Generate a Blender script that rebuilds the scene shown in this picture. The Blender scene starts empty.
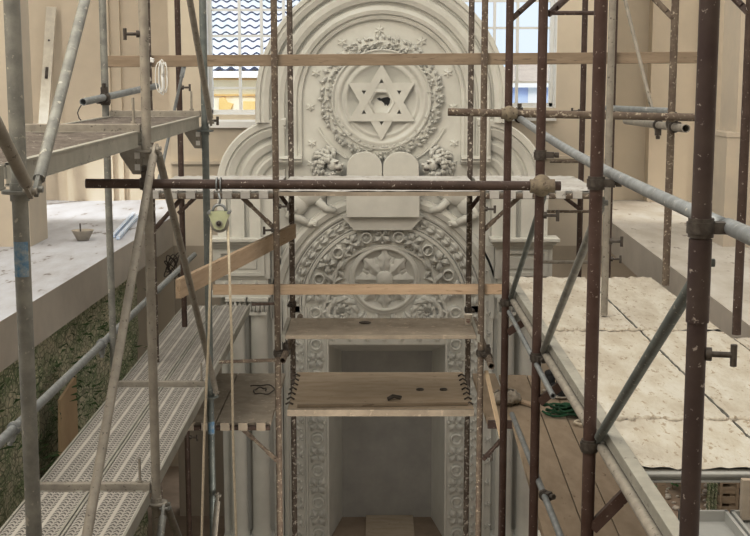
import bpy, math, random
from mathutils import Vector, Matrix
random.seed(7)
R = math.radians
SC = bpy.context.scene
COL = SC.collection
# ------------------------------------------------------------------ camera
F = 1280.0; H = 5.15; PIT = math.atan(196.0 / F)
cP, sP = math.cos(PIT), math.sin(PIT)
K = 1.067
def at(u, v, Y):
    a, b = (u - 375.0) / F, (v - 268.0) / F
    d = Vector((a, cP - b * sP, -sP - b * cP))
    d *= Y / d.y
    return Vector((d.x, d.y, H + d.z))
def atz(u, v, z):
    a, b = (u - 375.0) / F, (v - 268.0) / F
    d = Vector((a, cP - b * sP, -sP - b * cP))
    d *= (z - H) / d.z
    return Vector((d.x, d.y, z))
def W(X, y, h): return Vector((X, K * y, H - h))
cam = bpy.data.cameras.new('camera'); co = bpy.data.objects.new('camera', cam); COL.objects.link(co)
co.location = (0, 0, H); co.rotation_euler = (math.pi / 2 - PIT, 0, 0)
cam.sensor_fit = 'HORIZONTAL'; cam.sensor_width = 36; cam.lens = 36 * F / 750; cam.clip_end = 200
SC.camera = co
# ------------------------------------------------------------------ materials
def mat(name, col, rough=0.7, metal=0.0, var=None, vscale=6.0, spots=None, sscale=40.0, sthr=0.62, bump=0.0, bscale=60.0, stretch=(1, 1, 1), spec=0.3, detail=5.0):
    m = bpy.data.materials.new(name); m.use_nodes = True
    nt = m.node_tree; N = nt.nodes; L = nt.links
    b = N['Principled BSDF']; b.inputs['Roughness'].default_value = rough; b.inputs['Metallic'].default_value = metal
    b.inputs['Specular IOR Level'].default_value = spec
    tc = N.new('ShaderNodeTexCoord'); mp = N.new('ShaderNodeMapping'); mp.inputs['Scale'].default_value = stretch
    L.new(tc.outputs['Object'], mp.inputs['Vector'])
    def noise(s, d=detail):
        n = N.new('ShaderNodeTexNoise'); n.inputs['Scale'].default_value = s; n.inputs['Detail'].default_value = d
        n.inputs['Roughness'].default_value = 0.62
        L.new(mp.outputs['Vector'], n.inputs['Vector']); return n
    out = None
    c0 = N.new('ShaderNodeRGB'); c0.outputs[0].default_value = (*col, 1); out = c0.outputs[0]
    if var:
        n = noise(vscale); r = N.new('ShaderNodeValToRGB')
        r.color_ramp.elements[0].position = 0.36; r.color_ramp.elements[1].position = 0.66
        L.new(n.outputs['Fac'], r.inputs['Fac'])
        mx = N.new('ShaderNodeMix'); mx.data_type = 'RGBA'
        L.new(r.outputs['Color'], mx.inputs[0]); L.new(out, mx.inputs[6]); mx.inputs[7].default_value = (*var, 1)
        out = mx.outputs[2]
    if spots:
        n = noise(sscale, 3.0); r = N.new('ShaderNodeValToRGB')
        r.color_ramp.elements[0].position = sthr; r.color_ramp.elements[1].position = min(0.99, sthr + 0.05)
        L.new(n.outputs['Fac'], r.inputs['Fac'])
        mx = N.new('ShaderNodeMix'); mx.data_type = 'RGBA'
        L.new(r.outputs['Color'], mx.inputs[0]); L.new(out, mx.inputs[6]); mx.inputs[7].default_value = (*spots, 1)
        out = mx.outputs[2]
    L.new(out, b.inputs['Base Color'])
    if bump:
        n = noise(bscale, 6.0); bp = N.new('ShaderNodeBump'); bp.inputs['Strength'].default_value = bump; bp.inputs['Distance'].default_value = 0.01
        L.new(n.outputs['Fac'], bp.inputs['Height']); L.new(bp.outputs['Normal'], b.inputs['Normal'])
    return m
M = {}
M['plaster'] = mat('white_plaster', (0.735, 0.73, 0.69), 0.85, var=(0.65, 0.645, 0.605), vscale=2.5, bump=0.06, bscale=25)
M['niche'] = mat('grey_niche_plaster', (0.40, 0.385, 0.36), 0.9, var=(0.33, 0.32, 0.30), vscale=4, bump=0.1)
M['wall'] = mat('cream_wall', (0.715, 0.65, 0.55), 0.9, var=(0.66, 0.60, 0.505), vscale=1.6, bump=0.08, bscale=12)
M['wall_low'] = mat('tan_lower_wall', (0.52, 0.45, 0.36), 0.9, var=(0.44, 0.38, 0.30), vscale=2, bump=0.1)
M['pier'] = mat('pale_pier', (0.62, 0.56, 0.47), 0.9, var=(0.56, 0.51, 0.44), vscale=2)
M['slab'] = mat('slab_concrete', (0.585, 0.54, 0.485), 0.9, var=(0.52, 0.48, 0.43), vscale=3, bump=0.1)
M['gfloor'] = mat('dusty_gallery_floor', (0.585, 0.60, 0.64), 0.75, var=(0.47, 0.47, 0.49), vscale=3.5, spots=(0.28, 0.26, 0.25), sscale=7, sthr=0.63, bump=1.0, bscale=9, stretch=(1, .35, 1))
M['gfloor_r'] = mat('dusty_beige_gallery_floor', (0.62, 0.60, 0.57), 0.8, var=(0.50, 0.47, 0.42), vscale=3, spots=(0.34, 0.30, 0.26), sscale=8, sthr=0.63, bump=0.8, bscale=9, stretch=(1, .35, 1))
M['ground'] = mat('brown_ground', (0.36, 0.28, 0.21), 0.95, var=(0.25, 0.19, 0.14), vscale=2, bump=0.5, bscale=10)
M['galv'] = mat('galvanised_steel', (0.37, 0.37, 0.345), 0.45, 0.3, var=(0.25, 0.252, 0.235), vscale=14, spots=(0.52, 0.50, 0.45), sscale=38, sthr=0.62, bump=0.15)
M['galv_l'] = mat('bright_galvanised_steel', (0.38, 0.40, 0.41), 0.45, 0.35, var=(0.27, 0.285, 0.29), vscale=18, spots=(0.62, 0.61, 0.58), sscale=44, sthr=0.64)
M['galv_d'] = mat('dusty_steel_tube', (0.325, 0.30, 0.26), 0.65, 0.1, var=(0.42, 0.39, 0.34), vscale=14, spots=(0.19, 0.17, 0.145), sscale=46, sthr=0.63)
M['green_galv'] = mat('greenish_steel_tube', (0.24, 0.262, 0.25), 0.5, 0.3, var=(0.17, 0.19, 0.185), vscale=14, spots=(0.5, 0.5, 0.45), sscale=44, sthr=0.64)
M['rust'] = mat('red_brown_paint', (0.088, 0.050, 0.040), 0.45, 0.1, var=(0.125, 0.08, 0.066), vscale=10, spots=(0.42, 0.36, 0.31), sscale=70, sthr=0.66, bump=0.15)
M['rust_d'] = mat('dark_brown_paint', (0.072, 0.047, 0.038), 0.45, 0.1, var=(0.12, 0.082, 0.066), vscale=10, spots=(0.5, 0.45, 0.4), sscale=60, sthr=0.65, bump=0.15)
M['rust_t'] = mat('plaster_smeared_brown', (0.235, 0.19, 0.145), 0.75, 0.05, var=(0.15, 0.11, 0.085), vscale=12, spots=(0.48, 0.43, 0.35), sscale=44, sthr=0.58, bump=0.2)
M['rust_w'] = mat('whitewashed_brown', (0.10, 0.075, 0.06), 0.7, 0.05, var=(0.2, 0.165, 0.135), vscale=12, spots=(0.62, 0.58, 0.52), sscale=34, sthr=0.57, bump=0.2)
M['rust_g'] = mat('greyed_red_brown', (0.105, 0.077, 0.066), 0.42, 0.2, var=(0.075, 0.05, 0.047), vscale=7, spots=(0.40, 0.355, 0.32), sscale=40, sthr=0.63, bump=0.15)
M['node'] = mat('plaster_caked_coupler', (0.33, 0.285, 0.21), 0.8, 0.05, var=(0.23, 0.19, 0.145), vscale=20, spots=(0.1, 0.075, 0.06), sscale=50, sthr=0.62, bump=0.4)
M['dark'] = mat('dark_iron', (0.085, 0.07, 0.06), 0.5, 0.4, var=(0.16, 0.14, 0.12), vscale=30)
M['wood'] = mat('raw_timber', (0.52, 0.40, 0.285), 0.8, var=(0.60, 0.485, 0.36), vscale=3, spots=(0.36, 0.25, 0.16), sscale=5, sthr=0.64, stretch=(1.2, 12, 12), bump=0.2, bscale=10)
M['wood_g'] = mat('weathered_timber', (0.31, 0.245, 0.175), 0.85, var=(0.39, 0.315, 0.235), vscale=3, spots=(0.20, 0.15, 0.105), sscale=5, sthr=0.62, stretch=(1.2, 12, 12), bump=0.2, bscale=10)
M['wood_x'] = mat('dusty_plywood', (0.44, 0.355, 0.26), 0.9, var=(0.53, 0.45, 0.35), vscale=4, spots=(0.28, 0.22, 0.16), sscale=9, sthr=0.66, stretch=(1, 3, 3), bump=0.2, bscale=15)
M['wood_y'] = mat('brown_floor_plank', (0.36, 0.285, 0.205), 0.9, var=(0.44, 0.355, 0.265), vscale=3, spots=(0.27, 0.20, 0.14), sscale=7, sthr=0.66, stretch=(3, 1, 3), bump=0.2, bscale=12)
M['cem'] = mat('cement_dusted_board', (0.46, 0.405, 0.335), 0.95, var=(0.36, 0.31, 0.25), vscale=6, spots=(0.52, 0.46, 0.38), sscale=14, sthr=0.60, bump=0.4, bscale=22)
M['lath'] = mat('pale_lath', (0.66, 0.55, 0.40), 0.85, var=(0.58, 0.47, 0.34), vscale=5)
M['deckw'] = mat('plaster_covered_deck', (0.60, 0.57, 0.515), 0.9, var=(0.48, 0.44, 0.375), vscale=7, spots=(0.40, 0.35, 0.28), sscale=34, sthr=0.60, bump=1.0, bscale=18, stretch=(1.3, .45, 1))
M['deckb'] = mat('white_dust_deck', (0.62, 0.61, 0.59), 0.85, var=(0.50, 0.485, 0.465), vscale=4, spots=(0.36, 0.34, 0.32), sscale=14, sthr=0.62, bump=0.6, bscale=16)
M['dust'] = mat('mortar_dust_deck', (0.155, 0.13, 0.108), 0.95, var=(0.25, 0.22, 0.19), vscale=9, spots=(0.40, 0.37, 0.33), sscale=30, sthr=0.63, bump=1.0, bscale=35)
M['chan'] = mat('steel_channel', (0.45, 0.44, 0.395), 0.55, 0.15, var=(0.37, 0.36, 0.32), vscale=8, spots=(0.26, 0.24, 0.21), sscale=26, sthr=0.64)
M['white'] = mat('white_paint', (0.85, 0.85, 0.84), 0.6)
M['straight'] = mat('whitened_aluminium', (0.70, 0.67, 0.60), 0.6, var=(0.60, 0.57, 0.51), vscale=10)
M['paper'] = mat('white_paper_cup', (0.93, 0.90, 0.84), 0.7)
M['cupprint'] = mat('brown_print', (0.30, 0.12, 0.08), 0.7)
M['rope'] = mat('cream_rope', (0.74, 0.68, 0.56), 0.9, var=(0.62, 0.56, 0.45), vscale=60)
M['pulley'] = mat('pale_green_enamel', (0.62, 0.66, 0.47), 0.5, var=(0.54, 0.57, 0.41), vscale=12)
M['bluefilm'] = mat('blue_film', (0.55, 0.68, 0.86), 0.4, var=(0.75, 0.80, 0.88), vscale=14, stretch=(6, 1, 1))
M['sticker'] = mat('blue_sticker', (0.10, 0.27, 0.47), 0.5, var=(0.42, 0.47, 0.5), vscale=40)
M['bag'] = mat('grey_sack', (0.55, 0.50, 0.43), 0.9, var=(0.43, 0.39, 0.33), vscale=9, bump=0.6, bscale=20)
M['black'] = mat('black_cloth', (0.025, 0.025, 0.027), 0.7, var=(0.05, 0.05, 0.05), vscale=20)
M['greenrope'] = mat('green_cord', (0.035, 0.13, 0.06), 0.8, var=(0.02, 0.05, 0.03), vscale=20)
M['strand'] = mat('dark_green_strand', (0.085, 0.15, 0.06), 0.9, var=(0.05, 0.09, 0.035), vscale=6)
M['leaf'] = mat('green_leaf', (0.10, 0.26, 0.09), 0.7, var=(0.06, 0.17, 0.05), vscale=15)
M['ply'] = mat('tan_board', (0.50, 0.37, 0.23), 0.85, var=(0.44, 0.32, 0.20), vscale=4)
M['tray'] = mat('grey_steel_tray', (0.46, 0.46, 0.44), 0.5, 0.15, var=(0.39, 0.39, 0.375), vscale=5)
M['tile'] = mat('lavender_roof_tile', (0.56, 0.58, 0.66), 0.5, var=(0.50, 0.58, 0.62), vscale=1.5)
M['tile_lip'] = mat('dark_tile_edge', (0.07, 0.08, 0.12), 0.7)
M['house'] = mat('cream_house_wall', (0.85, 0.76, 0.58), 0.9, var=(0.82, 0.72, 0.52), vscale=2)
M['ochre'] = mat('ochre_stone', (0.62, 0.40, 0.18), 0.9, var=(0.68, 0.47, 0.23), vscale=3)
M['house2'] = mat('blue_grey_house_wall', (0.50, 0.58, 0.80), 0.9, var=(0.55, 0.62, 0.80), vscale=1)
M['roof2'] = mat('pale_brown_roof', (0.62, 0.55, 0.5), 0.9, var=(0.5, 0.45, 0.42), vscale=3)
# glass (thin): mostly clear with a faint reflection
m = bpy.data.materials.new('window_glass'); m.use_nodes = True; nt = m.node_tree; nt.nodes.clear()
o_ = nt.nodes.new('ShaderNodeOutputMaterial'); mxs = nt.nodes.new('ShaderNodeMixShader'); tr = nt.nodes.new('ShaderNodeBsdfTransparent'); gl = nt.nodes.new('ShaderNodeBsdfGlossy')
gl.inputs['Roughness'].default_value = 0.02; tr.inputs['Color'].default_value = (0.97, 0.985, 1, 1); mxs.inputs[0].default_value = 0.04
nt.links.new(tr.outputs[0], mxs.inputs[1]); nt.links.new(gl.outputs[0], mxs.inputs[2]); nt.links.new(mxs.outputs[0], o_.inputs['Surface']); M['glass'] = m
# perforated steel plank: slanted dashes in lengthwise strips
def perf():
    m = mat('perforated_steel', (0.50, 0.48, 0.445), 0.6, 0.15, var=(0.40, 0.38, 0.35), vscale=5, spots=(0.5, 0.48, 0.44), sscale=20, sthr=0.64)
    nt = m.node_tree; N = nt.nodes; L = nt.links; b = N['Principled BSDF']
    tc = N.new('ShaderNodeTexCoord'); sp = N.new('ShaderNodeSeparateXYZ'); L.new(tc.outputs['Object'], sp.inputs[0])
    def mth(op, a, b2=None):
        n = N.new('ShaderNodeMath'); n.operation = op
        for i, x in enumerate((a, b2)):
            if x is None: continue
            if isinstance(x, (int, float)): n.inputs[i].default_value = x
            else: L.new(x, n.inputs[i])
        return n.outputs[0]
    fx = mth('FRACT', mth('DIVIDE', mth('ADD', sp.outputs[0], 10.0), 0.036))
    tri = mth('ABSOLUTE', mth('SUBTRACT', fx, 0.5))
    fy = mth('FRACT', mth('ADD', mth('DIVIDE', sp.outputs[1], 0.042), mth('MULTIPLY', tri, 1.3)))
    dash = mth('MULTIPLY', mth('LESS_THAN', fy, 0.42), mth('LESS_THAN', tri, 0.40))
    gx = mth('FRACT', mth('DIVIDE', mth('ADD', sp.outputs[0], 10.018), 0.108))
    rib = mth('LESS_THAN', gx, 0.17)
    dash = mth('MULTIPLY', dash, mth('SUBTRACT', 1.0, rib))
    mx = N.new('ShaderNodeMix'); mx.data_type = 'RGBA'
    src = b.inputs['Base Color'].links[0].from_socket
    L.new(mth('MULTIPLY', dash, 0.85), mx.inputs[0]); L.new(src, mx.inputs[6]); mx.inputs[7].default_value = (0.09, 0.08, 0.07, 1)
    mx2 = N.new('ShaderNodeMix'); mx2.data_type = 'RGBA'
    L.new(mth('MULTIPLY', rib, 0.5), mx2.inputs[0]); L.new(mx.outputs[2], mx2.inputs[6]); mx2.inputs[7].default_value = (0.66, 0.64, 0.60, 1)
    L.new(mx2.outputs[2], b.inputs['Base Color'])
    return m
M['perf'] = perf()
# green debris netting: woven threads over rubble tones, partly open
def net():
    m = mat('green_netting', (0.20, 0.28, 0.14), 0.95, var=(0.64, 0.60, 0.45), vscale=2.2, spots=(0.75, 0.70, 0.54), sscale=26, sthr=0.56, stretch=(1, 1, 2.2), bump=1.0, bscale=30)
    nt = m.node_tree; N = nt.nodes; L = nt.links; b = N['Principled BSDF']
    tc = N.new('ShaderNodeTexCoord')
    mp = N.new('ShaderNodeMapping'); mp.inputs['Rotation'].default_value = (0.25, 0, 0); mp.inputs['Scale'].default_value = (1, 1, 1.5); L.new(tc.outputs['Object'], mp.inputs['Vector'])
    v = N.new('ShaderNodeTexVoronoi'); v.feature = 'DISTANCE_TO_EDGE'; v.inputs['Scale'].default_value = 13; L.new(mp.outputs['Vector'], v.inputs['Vector'])
    r = N.new('ShaderNodeValToRGB'); r.color_ramp.elements[0].position = 0.02; r.color_ramp.elements[1].position = 0.12
    r.color_ramp.elements[0].color = (1, 1, 1, 1); r.color_ramp.elements[1].color = (0, 0, 0, 1)
    L.new(v.outputs['Distance'], r.inputs['Fac'])
    mx = N.new('ShaderNodeMix'); mx.data_type = 'RGBA'; mul = N.new('ShaderNodeMath'); mul.operation = 'MULTIPLY'; mul.inputs[1].default_value = 0.6
    L.new(r.outputs['Color'], mul.inputs[0]); L.new(mul.outputs[0], mx.inputs[0])
    src = b.inputs['Base Color'].links[0].from_socket; L.new(src, mx.inputs[6]); mx.inputs[7].default_value = (0.02, 0.032, 0.018, 1)
    L.new(mx.outputs[2], b.inputs['Base Color'])
    return m
M['net'] = net()
# ------------------------------------------------------------------ mesh builder
def wloc(o):
    return o.location + (wloc(o.parent) if o.parent else Vector((0, 0, 0)))
class MB:
    def __init__(s): s.v = []; s.f = []; s.sm = []; s.mi = []
    def add(s, vs, fs, smooth=False, mi=0):
        o = len(s.v); s.v += [Vector(x) for x in vs]
        for f in fs: s.f.append([i + o for i in f]); s.sm.append(smooth); s.mi.append(mi)
        return s
    def hexa(s, c, mi=0):
        # eight corners: bottom 4 ccw, top 4 ccw
        return s.add(c, [(3, 2, 1, 0), (4, 5, 6, 7), (0, 1, 5, 4), (1, 2, 6, 5), (2, 3, 7, 6), (3, 0, 4, 7)], mi=mi)
    def box(s, x0, x1, y0, y1, z0, z1, mi=0):
        return s.hexa([(x0, y0, z0), (x1, y0, z0), (x1, y1, z0), (x0, y1, z0), (x0, y0, z1), (x1, y0, z1), (x1, y1, z1), (x0, y1, z1)], mi)
    def bar(s, a, b, w, t, up=Vector((0, 0, 1)), mi=0):
        # rectangular bar from a to b, w along side, t along up
        a, b = Vector(a), Vector(b); d = (b - a).normalized(); sd = d.cross(up).normalized(); u = sd.cross(d).normalized()
        c = []
        for p in (a, b):
            c.append([p - sd * w / 2 - u * t / 2, p + sd * w / 2 - u * t / 2, p + sd * w / 2 + u * t / 2, p - sd * w / 2 + u * t / 2])
        return s.add(c[0] + c[1], [(3, 2, 1, 0), (4, 5, 6, 7), (0, 1, 5, 4), (1, 2, 6, 5), (2, 3, 7, 6), (3, 0, 4, 7)], mi=mi)
    def tube(s, a, b, r, n=16, hollow=False, r2=None, mi=0):
        a, b = Vector(a), Vector(b); d = (b - a).normalized()
        q = Vector((0, 0, 1)) if abs(d.z) < 0.9 else Vector((1, 0, 0))
        x = d.cross(q).normalized(); y = d.cross(x)
        r2 = r if r2 is None else r2
        def ring(p, rr): return [p + (x * math.cos(2 * math.pi * i / n) + y * math.sin(2 * math.pi * i / n)) * rr for i in range(n)]
        o = len(s.v); A, B = ring(a, r), ring(b, r2)
        s.add(A + B, [(i, i + n, (i + 1) % n + n, (i + 1) % n) for i in range(n)], True, mi)
        if hollow:
            ri = r - 0.0045; C, D = ring(a, ri), ring(b, ri); L_ = min(0.12, (b - a).length * .4)
            C2, D2 = ring(a + d * L_, ri), ring(b - d * L_, ri)
            s.add(A + C, [(i, (i + 1) % n, (i + 1) % n + n, i + n) for i in range(n)], False, mi)
            s.add(C + C2, [(i, (i + 1) % n, (i + 1) % n + n, i + n) for i in range(n)] + [tuple(n + i for i in range(n))], True, mi)
            s.add(B + D, [(i, i + n, (i + 1) % n + n, (i + 1) % n) for i in range(n)], False, mi)
            s.add(D + D2, [(i, i + n, (i + 1) % n + n, (i + 1) % n) for i in range(n)] + [tuple(n + i for i in reversed(range(n)))], True, mi)
        else:
            s.add(A, [tuple(range(n))], False, mi); s.add(B, [tuple(reversed(range(n)))], False, mi)
        return s
    def path(s, pts, r, n=8, mi=0, taper=None):
        pts = [Vector(p) for p in pts]; rings = []; px = None
        for i, p in enumerate(pts):
            d = (pts[min(i + 1, len(pts) - 1)] - pts[max(i - 1, 0)])
            d = d.normalized() if d.length > 1e-9 else Vector((0, 0, 1))
            if px is None:
                q = Vector((0, 0, 1)) if abs(d.z) < 0.9 else Vector((1, 0, 0)); px = d.cross(q).normalized()
            else:
                px = (px - d * px.dot(d)).normalized()
            y = d.cross(px); rr = r * (taper(i / (len(pts) - 1)) if taper else 1)
            rings.append([p + (px * math.cos(2 * math.pi * k / n) + y * math.sin(2 * math.pi * k / n)) * rr for k in range(n)])
        vs = [v for r_ in rings for v in r_]; fs = []
        for i in range(len(pts) - 1):
            for k in range(n): fs.append((i * n + k, (i + 1) * n + k, (i + 1) * n + (k + 1) % n, i * n + (k + 1) % n))
        fs.append(tuple(range(n))); fs.append(tuple((len(pts) - 1) * n + k for k in reversed(range(n))))
        return s.add(vs, fs, True, mi)
    def ell(s, c, rad, n=12, m_=8, rot=None, mi=0):
        c = Vector(c); vs = []; fs = []
        for j in range(m_ + 1):
            t = math.pi * j / m_
            for i in range(n):
                p = 2 * math.pi * i / n
                q = Vector((rad[0] * math.sin(t) * math.cos(p), rad[1] * math.sin(t) * math.sin(p), rad[2] * math.cos(t)))
                if rot: q = rot @ q
                vs.append(c + q)
        for j in range(m_):
            for i in range(n): fs.append((j * n + i, (j + 1) * n + i, (j + 1) * n + (i + 1) % n, j * n + (i + 1) % n))
        return s.add(vs, fs, True, mi)
    def lathe(s, prof, c, n=24, a0=0, a1=2 * math.pi, mi=0):
        # profile (r,z) about the vertical through c
        c = Vector(c); full = abs(a1 - a0 - 2 * math.pi) < 1e-6; k = n if full else n + 1; vs = []; fs = []
        for r, z in prof:
            for i in range(k):
                a = a0 + (a1 - a0) * i / n; vs.append(c + Vector((r * math.cos(a), r * math.sin(a), z)))
        for j in range(len(prof) - 1):
            for i in range(n):
                i2 = (i + 1) % k; fs.append((j * k + i, j * k + i2, (j + 1) * k + i2, (j + 1) * k + i))
        return s.add(vs, fs, True, mi)
    def poly(s, pts, y0, y1, mi=0):
        # polygon (x,z) extruded from y0 (front) to y1
        n = len(pts)
        return s.add([(x, y0, z) for x, z in pts] + [(x, y1, z) for x, z in pts], [tuple(range(n)), tuple(reversed(range(n, 2 * n)))] + [(i, i + n, (i + 1) % n + n, (i + 1) % n) for i in range(n)], mi=mi)
    def build(s, name, mats, parent=None, origin=None, smooth=None):
        me = bpy.data.meshes.new(name)
        if origin is None: origin = Vector((0, 0, 0))
        me.from_pydata([tuple(v - origin) for v in s.v], [], s.f)
        for p, sm, mi in zip(me.polygons, s.sm, s.mi): p.use_smooth = sm if smooth is None else smooth; p.material_index = mi
        for m_ in (mats if isinstance(mats, (list, tuple)) else [mats]): me.materials.append(M[m_] if isinstance(m_, str) else m_)
        me.update()
        o = bpy.data.objects.new(name, me); COL.objects.link(o)
        if parent:
            o.parent = parent; o.location = origin - wloc(parent)
        else: o.location = origin
        return o
def fixn(o):
    import bmesh
    b = bmesh.new(); b.from_mesh(o.data); bmesh.ops.recalc_face_normals(b, faces=b.faces); b.to_mesh(o.data); b.free(); return o
def tag(o, label, cat, group=None, kind=None):
    o['label'] = label; o['category'] = cat
    if group: o['group'] = group
    if kind: o['kind'] = kind
    return o
def empty(name, loc, label, cat, group=None):
    o = bpy.data.objects.new(name, None); COL.objects.link(o); o.location = loc; o.empty_display_size = .1
    return tag(o, label, cat, group)
def struct(o): o['kind'] = 'structure'; return o
def bev(o, w=0.004, seg=2):
    b = o.modifiers.new('b', 'BEVEL'); b.width = w; b.segments = seg; b.limit_method = 'ANGLE'; return o
# ================================================================== SETTING
YA, YW, YB = K * 12.0, K * 13.5, K * 15.3
ZG = H - 1.62; ZS = ZG - 0.33
CLX, CRX = -2.29, 2.595
struct(MB().box(-7.2, 7.2, -1, 17, -0.2, 0).build('floor', 'ground'))
def slab(name, pts, m_top):
    mb = MB(); n = len(pts)
    mb.add([(x, y, ZG) for x, y in pts], [tuple(range(n))], mi=0)
    mb.add([(x, y, ZS) for x, y in pts], [tuple(reversed(range(n)))], mi=1)
    mb.add([(x, y, ZG) for x, y in pts] + [(x, y, ZS) for x, y in pts], [(i, i + n, (i + 1) % n + n, (i + 1) % n) for i in range(n)], mi=1)
    return struct(fixn(mb.build(name, [m_top, 'slab'])))
slab('floor_gallery_left', [(-7.0, 1.2), (-2.655, 1.2), (-2.29, YW + .0), (-2.29, YB), (-7.0, YB)], 'gfloor')
slab('floor_gallery_right', [(2.23, 1.2), (7.0, 1.2), (7.0, YB), (2.595, YB), (2.595, YW)], 'gfloor_r')
struct(MB().box(-7.2, -7.0, -1, YB + .2, 0, 9.5).build('wall_left', 'wall'))
struct(MB().box(7.0, 7.2, -1, YB + .2, 0, 9.5).build('wall_right', 'wall'))
struct(MB().box(-7.2, 7.2, -1.2, -1.0, 0, 9.5).build('wall_rear', 'wall'))
struct(MB().box(-7.0, CLX, YB, YB + .3, 0, 9.5).build('wall_back_left', 'wall'))
struct(MB().box(CRX, 7.0, YB, YB + .3, 0, 9.5).build('wall_back_right', 'wall'))
# apse wall with two window openings
wl0, wl1 = at(206, 100, YW).x, at(318, 100, YW).x; wr0, wr1 = at(448, 100, YW).x, at(556, 100, YW).x
zsl, zsr = at(206, 115, YW).z, at(556, 108, YW).z
TH = 0.34; ZL = ZS - 0.0
mb = MB()
mb.box(CLX, wl0, YW, YW + TH, ZL, 9.5); mb.box(wl1, wr0, YW, YW + TH, ZL, 9.5); mb.box(wr1, CRX, YW, YW + TH, ZL, 9.5)
mb.box(wl0, wl1, YW, YW + TH, ZL, zsl); mb.box(wr0, wr1, YW, YW + TH, ZL, zsr)
mb.box(wl0, wl1, YW, YW + TH, 8.2, 9.5); mb.box(wr0, wr1, YW, YW + TH, 8.2, 9.5)
mb.box(CLX, CLX + .2, YW + TH, YB + .2, ZL, 9.5); mb.box(CRX - .2, CRX, YW + TH, YB + .2, ZL, 9.5)
struct(mb.build('wall_apse', 'wall'))
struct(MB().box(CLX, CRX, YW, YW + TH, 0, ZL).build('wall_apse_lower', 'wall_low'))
# a thin plaster ledge below the windows
zt = at(200, 164, YW).z
struct(MB().box(CLX, -1.3, YW - .05, YW, zt, zt + .035).box(1.3, CRX, YW - .05, YW, zt + .06, zt + .095).build('trim_1', 'wall'))
def window(name, x0, x1, z0, z1, vs, hs):
    r = bpy.data.objects.new(name, None); COL.objects.link(r); r.location = (x0, YW + .22, z0); r['kind'] = 'structure'
    y0, y1 = YW + .22, YW + .30
    f = MB(); w = .05
    f.box(x0, x0 + w, y0, y1, z0, z1); f.box(x1 - w, x1, y0, y1, z0, z1); f.box(x0, x1, y0, y1, z0, z0 + w); f.box(x0, x1, y0, y1, z1 - w, z1)
    f.build('window_frame', 'white', r)
    q = MB()
    for x in vs: q.box(x - .016, x + .016, y0 + .01, y1 - .01, z0 + w, z1 - w)
    for z in hs: q.box(x0 + w, x1 - w, y0 + .015, y1 - .015, z - .014, z + .014)
    q.build('glazing_bars', 'white', r)
    MB().box(x0 + w, x1 - w, y0 + .035, y0 + .041, z0 + w, z1 - w).build('pane', 'glass', r)
    s_ = MB(); s_.hexa([(x0, YW - .07, z0 - .14), (x1, YW - .07, z0 - .14), (x1, y0, z0 - .14), (x0, y0, z0 - .14), (x0, YW - .07, z0 - .07), (x1, YW - .07, z0 - .07), (x1, y0, z0 + .012), (x0, y0, z0 + .012)]); s_.build('window_sill', 'white', r)
    j = MB(); j.box(x0, x0 + .012, YW, y0, z0, z1); j.box(x1 - .012, x1, YW, y0, z0, z1); j.build('jamb_lining', 'white', r)
    return r
yg = YW + .26
window('window_1', wl0, wl1, zsl, 8.2, [at(x, 60, yg).x for x in (240, 262, 284, 306)], [at(230, y, yg).z for y in (88, 62, 36, 10, -16, -42, -68, -94)])
window('window_2', wr0, wr1, zsr, 8.2, [at(x, 60, yg).x for x in (471, 494, 517, 540)], [at(517, y, yg).z for y in (82, 55, 28, 1, -26, -52, -78)])
# back wall pilasters and gallery piers (all part of the building)
def xb(u, v=150, Y=YB): return at(u, v, Y).x
struct(MB().box(xb(68), xb(114), YB - .10, YB, ZG, 9.5).box(xb(58), xb(124), YB - .05, YB, ZG, 9.5).build('pillar_back_left', 'wall'))
struct(MB().box(xb(645), xb(690), YB - .22, YB, ZG, 9.5).box(xb(690), xb(697), YB - .30, YB, ZG, 9.5).build('pillar_back_right', 'wall'))
def pier(name, s, zc):
    x0, x1 = (-3.95, -3.23) if s < 0 else (3.26, 3.95); y0, y1 = K * 11.15, K * 11.75
    mb = MB(); mb.box(x0, x1, y0, y1, ZG, zc); 
    e = .10
    mb.box(x0 + (0 if s < 0 else e), x1 - (e if s < 0 else 0), y0 + .06, y1, zc, 9.5)
    mb.box(x0 - .01, x1 + .01, y0 - .012, y1 + .01, zc - .03, zc + .012)
    return struct(mb.build(name, 'pier'))
pier('pillar_gallery_left', -1, at(30, 135, K * 11.15).z); pier('pillar_gallery_right', 1, at(724, 134, K * 11.15).z)
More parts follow.
